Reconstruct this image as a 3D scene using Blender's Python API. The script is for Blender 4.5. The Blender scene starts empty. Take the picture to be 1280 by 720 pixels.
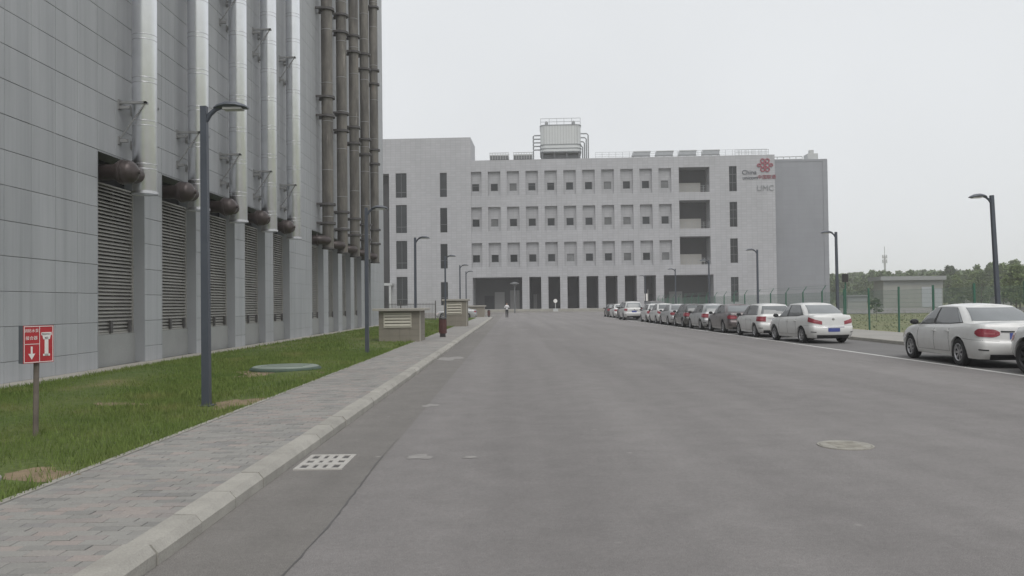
import bpy, math, random
import numpy as np
from mathutils import Vector, Matrix, Euler

random.seed(7)
rng = np.random.default_rng(11)
S = bpy.context.scene
COL = S.collection

# ------------------------------------------------------------------ camera
F_PX = 1000.0
cam_d = bpy.data.cameras.new('camera')
cam_d.sensor_width = 36.0
cam_d.lens = F_PX / 1280.0 * 36.0
cam_d.clip_start = 0.1
cam_d.clip_end = 6000.0
cam = bpy.data.objects.new('camera', cam_d)
COL.objects.link(cam)
S.camera = cam
p = math.atan(20.0 / F_PX)
th = 0.012
fw = Vector((0, math.cos(p), math.sin(p)))
up0 = Vector((0, -math.sin(p), math.cos(p)))
r0 = Vector((1, 0, 0))
rt = r0 * math.cos(th) - up0 * math.sin(th)
up = up0 * math.cos(th) + r0 * math.sin(th)
cam.matrix_world = Matrix(((rt.x, up.x, -fw.x, 0.0), (rt.y, up.y, -fw.y, 0.0),
                           (rt.z, up.z, -fw.z, 1.58), (0, 0, 0, 1)))

# ------------------------------------------------------------------ sky, sun, exposure
SUN_DIR = Vector((0.12, -0.80, 1.1)).normalized()
elev = math.asin(SUN_DIR.z)
azim = math.atan2(SUN_DIR.x, SUN_DIR.y)
W = bpy.data.worlds.new('World')
S.world = W
W.use_nodes = True
nt = W.node_tree
nt.nodes.clear()
wo = nt.nodes.new('ShaderNodeOutputWorld')
bg = nt.nodes.new('ShaderNodeBackground')
sky = nt.nodes.new('ShaderNodeTexSky')
sky.sky_type = 'NISHITA'
sky.sun_disc = False
sky.sun_elevation = elev
sky.sun_rotation = azim
sky.air_density = 1.0
sky.dust_density = 6.0
mixs = nt.nodes.new('ShaderNodeMix')
mixs.data_type = 'RGBA'
mixs.inputs['Factor'].default_value = 0.96           # overcast: the cloud sheet hides nearly all of the blue
mixs.inputs['B'].default_value = (7.55, 7.75, 7.95, 1)
nt.links.new(sky.outputs[0], mixs.inputs['A'])
ctc = nt.nodes.new('ShaderNodeTexCoord'); cn = nt.nodes.new('ShaderNodeTexNoise')
cn.inputs['Scale'].default_value = 2.2; cn.inputs['Detail'].default_value = 3.0
nt.links.new(ctc.outputs['Generated'], cn.inputs['Vector'])
cmr = nt.nodes.new('ShaderNodeMapRange')
cmr.inputs[1].default_value = 0.3; cmr.inputs[2].default_value = 0.7; cmr.inputs[3].default_value = 0.955; cmr.inputs[4].default_value = 1.03
nt.links.new(cn.outputs['Fac'], cmr.inputs[0])
cml = nt.nodes.new('ShaderNodeMix'); cml.data_type = 'RGBA'; cml.blend_type = 'MULTIPLY'; cml.inputs['Factor'].default_value = 1.0
nt.links.new(mixs.outputs['Result'], cml.inputs['A']); nt.links.new(cmr.outputs[0], cml.inputs['B'])
nt.links.new(cml.outputs['Result'], bg.inputs['Color'])
bg.inputs['Strength'].default_value = 0.1
nt.links.new(bg.outputs[0], wo.inputs['Surface'])

sun_d = bpy.data.lights.new('sun', 'SUN')
sun_d.energy = 1.5
sun_d.angle = math.radians(45)
sun_d.color = (1.0, 0.97, 0.93)
sun = bpy.data.objects.new('sun', sun_d)
COL.objects.link(sun)
sun.rotation_euler = (-SUN_DIR).to_track_quat('-Z', 'Y').to_euler()
sun.location = (0, -20, 60)

S.view_settings.view_transform = 'Standard'
S.view_settings.look = 'None'
S.view_settings.exposure = 0.12
S.view_settings.gamma = 1.0
S.render.engine = 'CYCLES'
S.cycles.use_denoising = True
S.cycles.max_bounces = 6
S.cycles.diffuse_bounces = 3
S.cycles.volume_bounces = 1
S.cycles.transparent_max_bounces = 16


# ------------------------------------------------------------------ helpers
def tag(o, label=None, cat=None, group=None, kind=None):
    if label: o['label'] = label
    if cat: o['category'] = cat
    if group: o['group'] = group
    if kind: o['kind'] = kind
    return o


def empty(name, loc=(0, 0, 0), rz=0.0, label=None, cat=None, group=None):
    o = bpy.data.objects.new(name, None)
    o.empty_display_size = 0.3
    COL.objects.link(o)
    o.location = loc
    o.rotation_euler = (0, 0, rz)
    return tag(o, label, cat, group)


def inst(name, me, parent=None, loc=(0, 0, 0), rot=(0, 0, 0), scale=None):
    o = bpy.data.objects.new(name, me)
    COL.objects.link(o)
    if parent is not None: o.parent = parent
    o.location = loc
    o.rotation_euler = rot
    if scale: o.scale = scale
    return o


def kids(o):
    return list(o.children)


def copy_tree(o, parent=None):
    c = o.copy()
    COL.objects.link(c)
    c.parent = parent
    for ch in kids(o): copy_tree(ch, c)
    return c


class MB:
    def __init__(s):
        s.v, s.f, s.mi, s.cur = [], [], [], 0

    def face(s, pts):
        n = len(s.v)
        s.v += [tuple(q) for q in pts]
        s.f.append(tuple(range(n, n + len(pts))))
        s.mi.append(s.cur)
        return s

    def addf(s, idx):
        s.f.append(tuple(idx)); s.mi.append(s.cur)

    def box(s, x0, x1, y0, y1, z0, z1):
        n = len(s.v)
        s.v += [(x0, y0, z0), (x1, y0, z0), (x1, y1, z0), (x0, y1, z0), (x0, y0, z1), (x1, y0, z1), (x1, y1, z1), (x0, y1, z1)]
        for q in ((0, 3, 2, 1), (4, 5, 6, 7), (0, 1, 5, 4), (1, 2, 6, 5), (2, 3, 7, 6), (3, 0, 4, 7)):
            s.addf([n + i for i in q])
        return s

    def bevbox(s, x0, x1, y0, y1, z0, z1, b):
        # box with a chamfered top edge
        n = len(s.v)
        for z, k in ((z0, 0), (z1 - b, 0), (z1, b)):
            s.v += [(x0 + k, y0 + k, z), (x1 - k, y0 + k, z), (x1 - k, y1 - k, z), (x0 + k, y1 - k, z)]
        s.addf((n, n + 3, n + 2, n + 1)); s.addf((n + 8, n + 9, n + 10, n + 11))
        for l in (0, 4):
            for i in range(4):
                j = (i + 1) % 4
                s.addf((n + l + i, n + l + j, n + l + 4 + j, n + l + 4 + i))
        return s

    def tube(s, pts, r, n=10, caps=True):
        pts = [Vector(q) for q in pts]
        rs = r if isinstance(r, (list, tuple)) else [r] * len(pts)
        base = len(s.v)
        prev = None
        for i, q in enumerate(pts):
            a = pts[max(i - 1, 0)]; b = pts[min(i + 1, len(pts) - 1)]
            d = (b - a).normalized()
            if prev is None:
                u = d.orthogonal().normalized()
                if abs(d.z) > 0.99: u = Vector((1, 0, 0))
            else:
                u = (prev - d * prev.dot(d)).normalized()
            prev = u
            w = d.cross(u)
            for k in range(n):
                t = 2 * math.pi * (k + 0.5) / n
                s.v.append(tuple(q + (u * math.cos(t) + w * math.sin(t)) * rs[i]))
        for i in range(len(pts) - 1):
            for k in range(n):
                k2 = (k + 1) % n
                s.addf((base + i * n + k, base + i * n + k2, base + (i + 1) * n + k2, base + (i + 1) * n + k))
        if caps:
            s.addf([base + k for k in range(n)][::-1])
            e = base + (len(pts) - 1) * n
            s.addf([e + k for k in range(n)])
        return s

    def lathe(s, prof, origin=(0, 0, 0), axis='z', n=24):
        # prof: (radius, along axis)
        base = len(s.v)
        ox, oy, oz = origin
        for r, h in prof:
            for k in range(n):
                t = 2 * math.pi * k / n
                a, b = r * math.cos(t), r * math.sin(t)
                if axis == 'z': s.v.append((ox + a, oy + b, oz + h))
                elif axis == 'x': s.v.append((ox + h, oy + a, oz + b))
                else: s.v.append((ox + a, oy + h, oz + b))
        for i in range(len(prof) - 1):
            for k in range(n):
                k2 = (k + 1) % n
                s.addf((base + i * n + k, base + i * n + k2, base + (i + 1) * n + k2, base + (i + 1) * n + k))
        return s

    def mesh(s, name, mats, smooth=None):
        me = bpy.data.meshes.new(name)
        me.from_pydata(s.v, [], s.f)
        if not isinstance(mats, (list, tuple)): mats = [mats]
        for m in mats: me.materials.append(m)
        if len(mats) > 1: me.polygons.foreach_set('material_index', s.mi)
        if smooth is not None:
            me.polygons.foreach_set('use_smooth', [True] * len(s.f))
            me.set_sharp_from_angle(angle=math.radians(smooth))
        me.update()
        return me

    def build(s, name, mats, parent=None, smooth=None, loc=(0, 0, 0), rot=(0, 0, 0)):
        return inst(name, s.mesh(name, mats, smooth), parent, loc, rot)


# ------------------------------------------------------------------ materials
def nodes_of(m):
    m.use_nodes = True
    t = m.node_tree
    b = next(n for n in t.nodes if n.type == 'BSDF_PRINCIPLED')
    return t, b


def lnk(t, a, b): t.links.new(a, b)


def ramp(t, fac, stops):
    r = t.nodes.new('ShaderNodeValToRGB')
    e = r.color_ramp.elements
    while len(e) < len(stops): e.new(0.5)
    for i, (pos, c) in enumerate(stops):
        e[i].position = pos
        e[i].color = (c[0], c[1], c[2], 1) if isinstance(c, (tuple, list)) else (c, c, c, 1)
    lnk(t, fac, r.inputs[0])
    return r.outputs[0]


def noise(t, scale, detail=4.0, rough=0.55, vec=None, stretch=None):
    n = t.nodes.new('ShaderNodeTexNoise')
    n.inputs['Scale'].default_value = scale
    n.inputs['Detail'].default_value = detail
    n.inputs['Roughness'].default_value = rough
    if vec is None:
        g = t.nodes.new('ShaderNodeNewGeometry')
        vec = g.outputs['Position']
    if stretch:
        mp = t.nodes.new('ShaderNodeMapping')
        mp.inputs['Scale'].default_value = stretch
        lnk(t, vec, mp.inputs[0]); vec = mp.outputs[0]
    lnk(t, vec, n.inputs['Vector'])
    return n.outputs['Fac']


def mul(t, a, b, fac=1.0):
    m = t.nodes.new('ShaderNodeMix'); m.data_type = 'RGBA'; m.blend_type = 'MULTIPLY'
    m.inputs['Factor'].default_value = fac
    lnk(t, a, m.inputs['A']); lnk(t, b, m.inputs['B'])
    return m.outputs['Result']


def mixc(t, fac, a, b):
    m = t.nodes.new('ShaderNodeMix'); m.data_type = 'RGBA'
    if isinstance(fac, float): m.inputs['Factor'].default_value = fac
    else: lnk(t, fac, m.inputs['Factor'])
    for k, v in (('A', a), ('B', b)):
        if isinstance(v, (tuple, list)): m.inputs[k].default_value = (v[0], v[1], v[2], 1)
        else: lnk(t, v, m.inputs[k])
    return m.outputs['Result']


def bump(t, b, h, strength=0.3, dist=0.02):
    n = t.nodes.new('ShaderNodeBump')
    n.inputs['Strength'].default_value = strength
    n.inputs['Distance'].default_value = dist
    lnk(t, h, n.inputs['Height']); lnk(t, n.outputs[0], b.inputs['Normal'])


def mat(name, col, rough=0.6, metal=0.0, var=0.12, scale=3.0, stretch=None, fine=0.0, bmp=0.0, rnd=0.0, coat=0.0, spec=0.5):
    m = bpy.data.materials.new(name)
    t, b = nodes_of(m)
    b.inputs['Roughness'].default_value = rough
    b.inputs['Metallic'].default_value = metal
    b.inputs['Specular IOR Level'].default_value = spec
    if coat:
        b.inputs['Coat Weight'].default_value = coat
        b.inputs['Coat Roughness'].default_value = 0.06
    n = noise(t, scale, 5.0, 0.6, stretch=stretch)
    c = ramp(t, n, [(0.25, [x * (1 - var) for x in col]), (0.75, [x * (1 + var) for x in col])])
    if fine:
        n2 = noise(t, scale * 30, 2.0, 0.6)
        c = mul(t, c, ramp(t, n2, [(0.3, 1 - fine), (0.7, 1.0)]))
    if rnd:
        oi = t.nodes.new('ShaderNodeObjectInfo')
        c = mul(t, c, ramp(t, oi.outputs['Random'], [(0.0, 1 - rnd), (1.0, 1.0)]))
    lnk(t, c, b.inputs['Base Color'])
    if bmp:
        bump(t, b, noise(t, scale * 25, 3.0), bmp, 0.01)
    return m


def asphalt_mat():
    m = bpy.data.materials.new('asphalt'); t, b = nodes_of(m)
    b.inputs['Roughness'].default_value = 0.88
    b.inputs['Specular IOR Level'].default_value = 0.3
    big = noise(t, 0.16, 5, 0.6, stretch=(1.6, 0.5, 1))
    c = ramp(t, big, [(0.30, (0.217, 0.206, 0.203)), (0.55, (0.243, 0.231, 0.227)), (0.75, (0.265, 0.252, 0.246))])
    mid = noise(t, 2.2, 6, 0.7)
    c = mul(t, c, ramp(t, mid, [(0.3, 0.88), (0.7, 1.06)]))
    lane = noise(t, 0.5, 3, 0.5, stretch=(2.0, 0.05, 1))     # worn wheel tracks along the road
    c = mul(t, c, ramp(t, lane, [(0.35, 0.90), (0.65, 1.05)]))
    gr = noise(t, 130, 2, 0.7)
    c = mul(t, c, ramp(t, gr, [(0.32, 0.66), (0.70, 1.26)]))
    agg = noise(t, 24, 4, 0.75)
    c = mul(t, c, ramp(t, agg, [(0.3, 0.88), (0.7, 1.10)]))
    pat = noise(t, 0.45, 3, 0.4, stretch=(1.0, 0.35, 1))
    c = mul(t, c, ramp(t, pat, [(0.44, 1.0), (0.50, 0.955), (0.62, 0.95), (0.68, 1.02)]))
    # the strip beside the kerb (laid separately) is a little darker and browner
    g = t.nodes.new('ShaderNodeNewGeometry'); sx = t.nodes.new('ShaderNodeSeparateXYZ')
    lnk(t, g.outputs['Position'], sx.inputs[0])
    mr = t.nodes.new('ShaderNodeMapRange'); mr.inputs[1].default_value = -1.36; mr.inputs[2].default_value = -1.34
    lnk(t, sx.outputs[0], mr.inputs[0])
    c = mul(t, c, mixc(t, mr.outputs[0], (0.90, 0.90, 0.87), (1, 1, 1)))
    # sparse pale specks
    vo = t.nodes.new('ShaderNodeTexVoronoi'); vo.inputs['Scale'].default_value = 1.1
    lnk(t, g.outputs['Position'], vo.inputs['Vector'])
    sp = ramp(t, vo.outputs['Distance'], [(0.0, 1.0), (0.045, 0.0)])
    c = mixc(t, sp, c, (0.31, 0.30, 0.285))
    lnk(t, c, b.inputs['Base Color'])
    bump(t, b, gr, 0.5, 0.006)
    return m


def lawn_mat(blade=False):
    m = bpy.data.materials.new('grass_blades' if blade else 'lawn_soil'); t, b = nodes_of(m)
    b.inputs['Roughness'].default_value = 0.8
    b.inputs['Specular IOR Level'].default_value = 0.2
    n = noise(t, 0.55, 5, 0.65)
    if blade:
        c = ramp(t, n, [(0.30, (0.118, 0.180, 0.044)), (0.55, (0.158, 0.210, 0.058)), (0.76, (0.26, 0.245, 0.10))])
        n2 = noise(t, 9.0, 3, 0.6)
        c = mul(t, c, ramp(t, n2, [(0.3, 0.65), (0.7, 1.25)]))
        b.inputs['Transmission Weight'].default_value = 0.0
    else:
        c = ramp(t, n, [(0.30, (0.095, 0.140, 0.040)), (0.56, (0.125, 0.155, 0.050)), (0.74, (0.24, 0.205, 0.11))])
        n2 = noise(t, 14.0, 4, 0.6)
        c = mul(t, c, ramp(t, n2, [(0.3, 0.6), (0.7, 1.15)]))
        bump(t, b, n2, 0.5, 0.03)
    lnk(t, c, b.inputs['Base Color'])
    return m


def field_mat():
    m = bpy.data.materials.new('field_ground'); t, b = nodes_of(m)
    b.inputs['Roughness'].default_value = 0.9
    b.inputs['Specular IOR Level'].default_value = 0.1
    n = noise(t, 0.09, 6, 0.65)
    c = ramp(t, n, [(0.30, (0.150, 0.178, 0.085)), (0.5, (0.195, 0.205, 0.110)), (0.7, (0.25, 0.232, 0.145))])
    n2 = noise(t, 2.0, 4, 0.7)
    c = mul(t, c, ramp(t, n2, [(0.3, 0.90), (0.7, 1.08)]))
    lnk(t, c, b.inputs['Base Color'])
    bump(t, b, n2, 0.2, 0.05)
    return m


def facade_mat(name, col, tile_w, tile_h, joint=0.80, var=0.05, row=0.25):
    """stone tiles too far away to build: brick texture on object coordinates (x, z)"""
    m = bpy.data.materials.new(name); t, b = nodes_of(m)
    b.inputs['Roughness'].default_value = 0.5
    tc = t.nodes.new('ShaderNodeTexCoord')
    sx = t.nodes.new('ShaderNodeSeparateXYZ'); lnk(t, tc.outputs['Object'], sx.inputs[0])
    ad = t.nodes.new('ShaderNodeMath'); lnk(t, sx.outputs[0], ad.inputs[0]); lnk(t, sx.outputs[1], ad.inputs[1])
    cb = t.nodes.new('ShaderNodeCombineXYZ'); lnk(t, ad.outputs[0], cb.inputs[0]); lnk(t, sx.outputs[2], cb.inputs[1])
    br = t.nodes.new('ShaderNodeTexBrick')
    br.offset = 0.0
    br.inputs['Scale'].default_value = 1.0
    br.inputs['Brick Width'].default_value = tile_w
    br.inputs['Row Height'].default_value = tile_h
    br.inputs['Mortar Size'].default_value = 0.03
    br.inputs['Mortar Smooth'].default_value = 0.2
    br.inputs['Color1'].default_value = (*[x * (1 - var) for x in col], 1)
    br.inputs['Color2'].default_value = (*[x * (1 + var) for x in col], 1)
    br.inputs['Mortar'].default_value = (*[x * joint for x in col], 1)
    lnk(t, cb.outputs[0], br.inputs['Vector'])
    n = noise(t, 0.35, 5, 0.6, stretch=(1, 1, 0.35))
    c = mul(t, br.outputs['Color'], ramp(t, n, [(0.3, 0.92), (0.7, 1.04)]))
    lnk(t, c, b.inputs['Base Color'])
    return m


def panel_mat(name, rnd):
    """grey cladding panels of the near wall, faint vertical weather streaks"""
    m = bpy.data.materials.new(name); t, b = nodes_of(m)
    b.inputs['Roughness'].default_value = 0.55
    n = noise(t, 1.2, 6, 0.6, stretch=(1, 1.6, 0.16))
    c = ramp(t, n, [(0.3, (0.368, 0.378, 0.396)), (0.7, (0.443, 0.452, 0.470))])
    n2 = noise(t, 0.25, 3, 0.5)
    c = mul(t, c, ramp(t, n2, [(0.3, 0.92), (0.7, 1.05)]))
    n3 = noise(t, 90, 2, 0.6)
    c = mul(t, c, ramp(t, n3, [(0.3, 0.95), (0.7, 1.03)]))
    n4 = noise(t, 1.0, 6, 0.65, stretch=(1, 5.0, 0.10))      # rain streaks
    c = mul(t, c, ramp(t, n4, [(0.34, 0.88), (0.50, 1.0), (0.75, 1.03)]))
    if rnd == 'object':
        oi = t.nodes.new('ShaderNodeObjectInfo')
        c = mul(t, c, ramp(t, oi.outputs['Random'], [(0.0, 0.94), (1.0, 1.03)]))
    lnk(t, c, b.inputs['Base Color'])
    return m


def paver_mat(source):
    m = bpy.data.materials.new('paver_' + source); t, b = nodes_of(m)
    b.inputs['Roughness'].default_value = 0.85
    if source == 'object':
        oi = t.nodes.new('ShaderNodeObjectInfo'); r = oi.outputs['Random']
    elif source == 'attribute':
        a = t.nodes.new('ShaderNodeAttribute'); a.attribute_name = 'tone'; r = a.outputs['Fac']
    else:
        tc = t.nodes.new('ShaderNodeNewGeometry')
        br = t.nodes.new('ShaderNodeTexBrick'); br.inputs['Scale'].default_value = 1.0
        br.inputs['Brick Width'].default_value = 0.2; br.inputs['Row Height'].default_value = 0.1
        br.inputs['Mortar Size'].default_value = 0.004
        br.inputs['Color1'].default_value = (0, 0, 0, 1); br.inputs['Color2'].default_value = (1, 1, 1, 1)
        br.inputs['Mortar'].default_value = (0.1, 0.1, 0.1, 1)
        lnk(t, tc.outputs['Position'], br.inputs['Vector']); r = br.outputs['Color']
    c = ramp(t, r, [(0.0, (0.225, 0.221, 0.212)), (0.25, (0.288, 0.281, 0.265)), (0.6, (0.295, 0.288, 0.272)),
                    (0.82, (0.325, 0.285, 0.265)), (1.0, (0.245, 0.243, 0.24))])
    n = noise(t, 0.8, 5, 0.65)
    c = mul(t, c, ramp(t, n, [(0.3, 0.85), (0.7, 1.1)]))
    n2 = noise(t, 120, 3, 0.6)
    c = mul(t, c, ramp(t, n2, [(0.3, 0.82), (0.7, 1.1)]))
    lnk(t, c, b.inputs['Base Color'])
    bump(t, b, n2, 0.3, 0.004)
    return m


def rust_mat():
    m = bpy.data.materials.new('rusty_pipe'); t, b = nodes_of(m)
    b.inputs['Roughness'].default_value = 0.62
    b.inputs['Metallic'].default_value = 0.25
    n = noise(t, 1.7, 7, 0.68, stretch=(1, 1, 0.22))
    c = ramp(t, n, [(0.28, (0.080, 0.074, 0.070)), (0.46, (0.165, 0.154, 0.142)), (0.60, (0.235, 0.220, 0.198)), (0.72, (0.225, 0.160, 0.135))])
    n3 = noise(t, 2.6, 6, 0.7, stretch=(1, 1, 0.12))
    w = ramp(t, n3, [(0.63, 0.0), (0.70, 1.0)])
    c = mixc(t, w, c, (0.38, 0.35, 0.32))
    lnk(t, c, b.inputs['Base Color'])
    bump(t, b, n, 0.2, 0.02)
    return m


def leaf_mat(name, c0, c1):
    m = bpy.data.materials.new(name); t, b = nodes_of(m)
    b.inputs['Roughness'].default_value = 0.7
    b.inputs['Specular IOR Level'].default_value = 0.25
    n = noise(t, 0.45, 4, 0.6)
    n2 = noise(t, 3.1, 2, 0.6)
    c = mixc(t, n2, c0, c1)
    c = mul(t, c, ramp(t, n, [(0.3, 0.7), (0.7, 1.2)]))
    lnk(t, c, b.inputs['Base Color'])
    return m


def glass_mat(name, col=(0.03, 0.035, 0.04), rough=0.05):
    m = bpy.data.materials.new(name); t, b = nodes_of(m)
    n = noise(t, 0.8, 2, 0.5)
    c = ramp(t, n, [(0.3, [x * 0.8 for x in col]), (0.7, [x * 1.2 for x in col])])
    oi = t.nodes.new('ShaderNodeObjectInfo')
    c = mul(t, c, ramp(t, oi.outputs['Random'], [(0.0, 0.6), (1.0, 1.5)]))
    lnk(t, c, b.inputs['Base Color'])
    b.inputs['Roughness'].default_value = rough
    b.inputs['Specular IOR Level'].default_value = 0.6
    return m


def paint_mat(name, col, rough=0.3, metal=0.0):
    m = bpy.data.materials.new(name); t, b = nodes_of(m)
    # thin road dust, thicker in patches
    n = noise(t, 5.0, 4, 0.6)
    d = ramp(t, n, [(0.45, 0.03), (0.75, 0.16)])
    tc = t.nodes.new('ShaderNodeTexCoord'); sx = t.nodes.new('ShaderNodeSeparateXYZ')
    lnk(t, tc.outputs['Object'], sx.inputs[0])
    mr = t.nodes.new('ShaderNodeMapRange')
    mr.inputs[1].default_value = 0.15; mr.inputs[2].default_value = 0.6
    mr.inputs[3].default_value = 0.45; mr.inputs[4].default_value = 0.0
    lnk(t, sx.outputs[2], mr.inputs[0])
    ad = t.nodes.new('ShaderNodeMath'); ad.use_clamp = True
    lnk(t, d, ad.inputs[0]); lnk(t, mr.outputs[0], ad.inputs[1])
    c = mixc(t, ad.outputs[0], col, (0.30, 0.28, 0.25))
    lnk(t, c, b.inputs['Base Color'])
    b.inputs['Roughness'].default_value = rough
    b.inputs['Metallic'].default_value = metal
    b.inputs['Coat Weight'].default_value = 0.6
    b.inputs['Coat Roughness'].default_value = 0.08
    return m


M = {}
M['asphalt'] = asphalt_mat()
M['lawn'] = lawn_mat(False)
M['blade'] = lawn_mat(True)
M['field'] = field_mat()
M['panel_o'] = panel_mat('cladding_panel_single', 'object')
M['panel'] = panel_mat('cladding_panel_joined', None)
M['paver_o'] = paver_mat('object')
M['paver_a'] = paver_mat('attribute')
M['paver_t'] = paver_mat('texture')
M['rust'] = rust_mat()
M['kerb'] = mat('kerb_concrete', (0.415, 0.398, 0.362), 0.85, var=0.18, scale=2.5, fine=0.2, bmp=0.3, rnd=0.12)
M['concrete'] = mat('concrete', (0.33, 0.315, 0.29), 0.85, var=0.15, scale=1.5, fine=0.15, bmp=0.2)
M['apron'] = mat('apron_concrete', (0.40, 0.375, 0.33), 0.85, var=0.12, scale=1.0, fine=0.15)
M['plinth'] = mat('plinth_render', (0.32, 0.325, 0.32), 0.8, var=0.10, scale=0.8, fine=0.08)
M['backing'] = mat('dark_joint_backing', (0.24, 0.245, 0.25), 0.9, var=0.1)
M['reveal'] = mat('reveal_panel', (0.30, 0.31, 0.325), 0.6, var=0.08, scale=0.8, stretch=(1, 1, 0.2))
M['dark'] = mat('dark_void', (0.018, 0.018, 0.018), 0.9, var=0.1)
M['slat'] = mat('louver_aluminium', (0.345, 0.335, 0.315), 0.55, 0.1, var=0.12, scale=1.2, rnd=0.12)
M['silver'] = mat('silver_jacket', (0.86, 0.87, 0.90), 0.30, 0.97, var=0.06, scale=2.0, bmp=0.06)
M['band'] = mat('jacket_band', (0.62, 0.62, 0.64), 0.4, 0.9, var=0.1)
M['iron'] = mat('bracket_steel', (0.11, 0.105, 0.105), 0.6, 0.4, var=0.25, scale=6)
M['galv'] = mat('galvanised_steel', (0.33, 0.33, 0.33), 0.5, 0.6, var=0.15, scale=5)
M['stub'] = mat('brown_pipe_cap', (0.075, 0.060, 0.058), 0.38, 0.35, var=0.25, scale=4)
M['lamp_post'] = mat('lamp_post_blue_grey', (0.074, 0.084, 0.104), 0.45, 0.2, var=0.12, scale=2.0)
M['lamp_head'] = mat('lamp_head_grey', (0.10, 0.11, 0.13), 0.4, 0.2, var=0.1)
M['lens'] = mat('lamp_lens', (0.45, 0.45, 0.44), 0.3, var=0.05)
M['red'] = mat('sign_red', (0.40, 0.025, 0.032), 0.45, var=0.12, scale=6)
M['white_print'] = mat('sign_white', (0.72, 0.70, 0.68), 0.5, var=0.06)
M['sign_edge'] = mat('sign_box_side', (0.13, 0.145, 0.165), 0.5, 0.3, var=0.1)
M['rusty_post'] = mat('weathered_post', (0.16, 0.135, 0.115), 0.8, 0.1, var=0.3, scale=5, bmp=0.2)
M['green_cover'] = mat('green_cover', (0.225, 0.262, 0.228), 0.6, var=0.18, scale=3)
M['green_rim'] = mat('green_rim', (0.055, 0.085, 0.065), 0.7, var=0.2, scale=4)
M['soil'] = mat('bare_soil', (0.27, 0.205, 0.13), 0.95, var=0.3, scale=5, fine=0.3, bmp=0.6)
M['grate'] = mat('pale_grate', (0.43, 0.415, 0.39), 0.6, var=0.12, scale=6)
M['iron_cover'] = mat('manhole_iron', (0.315, 0.30, 0.265), 0.65, 0.2, var=0.3, scale=9, bmp=0.3)
M['tar'] = mat('tar_seam', (0.105, 0.102, 0.10), 0.8, var=0.2)
M['mortar'] = mat('mortar_stain', (0.272, 0.262, 0.252), 0.9, var=0.15, scale=8)
M['line'] = mat('road_marking', (0.60, 0.60, 0.58), 0.7, var=0.18, scale=3, fine=0.2)
M['bay_paving'] = mat('parking_asphalt', (0.165, 0.160, 0.158), 0.9, var=0.12, scale=0.8, fine=0.25, bmp=0.3)
M['kiosk'] = mat('kiosk_tile', (0.25, 0.228, 0.19), 0.7, var=0.1, scale=1.5, fine=0.1, rnd=0.06)
M['kiosk_pale'] = mat('kiosk_corner', (0.40, 0.38, 0.33), 0.7, var=0.1, scale=1.5)
M['kiosk_slab'] = mat('kiosk_slab', (0.33, 0.315, 0.28), 0.8, var=0.12, scale=1.8, fine=0.1)
M['kiosk_frame'] = mat('kiosk_louver_frame', (0.48, 0.46, 0.39), 0.6, var=0.08)
M['kiosk_dark'] = mat('kiosk_core_dark', (0.16, 0.145, 0.12), 0.8, var=0.1)  # darker beige of the core wall behind the tiles
M['bin'] = mat('bin_red_brown', (0.085, 0.034, 0.030), 0.5, var=0.2, scale=5)
M['bin_dark'] = mat('bin_black', (0.03, 0.028, 0.028), 0.5, var=0.1)
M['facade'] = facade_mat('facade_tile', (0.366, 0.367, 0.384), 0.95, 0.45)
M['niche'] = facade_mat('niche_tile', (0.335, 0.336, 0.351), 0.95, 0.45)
M['wing'] = facade_mat('wing_cladding', (0.238, 0.245, 0.268), 3.0, 0.9, joint=0.93, var=0.02)
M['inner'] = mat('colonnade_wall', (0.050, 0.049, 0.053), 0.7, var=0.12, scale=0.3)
M['inner_pale'] = mat('lobby_pale', (0.22, 0.22, 0.218), 0.7, var=0.1, scale=0.4)
M['partition'] = mat('balcony_partition', (0.335, 0.325, 0.305), 0.7, var=0.08, scale=0.5)
M['frame'] = mat('window_frame', (0.085, 0.088, 0.092), 0.5, 0.2, var=0.08)
M['glass'] = glass_mat('window_glass', (0.018, 0.020, 0.023), 0.08)
next(n for n in M['glass'].node_tree.nodes if n.type == 'BSDF_PRINCIPLED').inputs['Specular IOR Level'].default_value = 0.3
M['glass_b'] = glass_mat('window_glass_blind', (0.10, 0.103, 0.106), 0.25)
M['rail'] = mat('roof_rail', (0.30, 0.31, 0.32), 0.5, 0.3, var=0.08)
M['unit'] = mat('roof_unit', (0.42, 0.43, 0.43), 0.5, 0.1, var=0.1, scale=0.8)
M['unit_dark'] = mat('roof_unit_dark', (0.12, 0.125, 0.13), 0.6, var=0.15)
M['tower'] = mat('cooling_tower_panel', (0.52, 0.535, 0.535), 0.45, 0.1, var=0.06, scale=0.6, stretch=(1, 1, 0.3))
M['pipe_grey'] = mat('pipe_grey', (0.23, 0.24, 0.25), 0.5, 0.2, var=0.1)
M['logo_red'] = mat('logo_red', (0.24, 0.052, 0.075), 0.5, var=0.08)
M['letter'] = mat('letter_grey', (0.075, 0.078, 0.095), 0.5, var=0.05)
M['fence'] = mat('fence_green', (0.035, 0.125, 0.085), 0.5, var=0.12, scale=2)
M['wire'] = mat('fence_wire_green', (0.12, 0.18, 0.155), 0.5, var=0.1, scale=2)
M['walk_r'] = mat('right_pavement', (0.31, 0.298, 0.278), 0.85, var=0.12, scale=0.6, fine=0.12)
M['hut'] = mat('hut_wall', (0.265, 0.27, 0.255), 0.8, var=0.08, scale=0.3)
M['hut_slab'] = mat('hut_slab', (0.24, 0.25, 0.25), 0.8, var=0.08, scale=0.3)
M['hut_door'] = mat('hut_door', (0.37, 0.39, 0.42), 0.6, var=0.05)
M['bark'] = mat('bark', (0.11, 0.09, 0.07), 0.9, var=0.25, scale=3, bmp=0.4)
M['leaf1'] = leaf_mat('leaf_mid', (0.100, 0.145, 0.070), (0.140, 0.178, 0.092))  # paler, bluer leaves carry part of the distance haze in their colour
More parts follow.
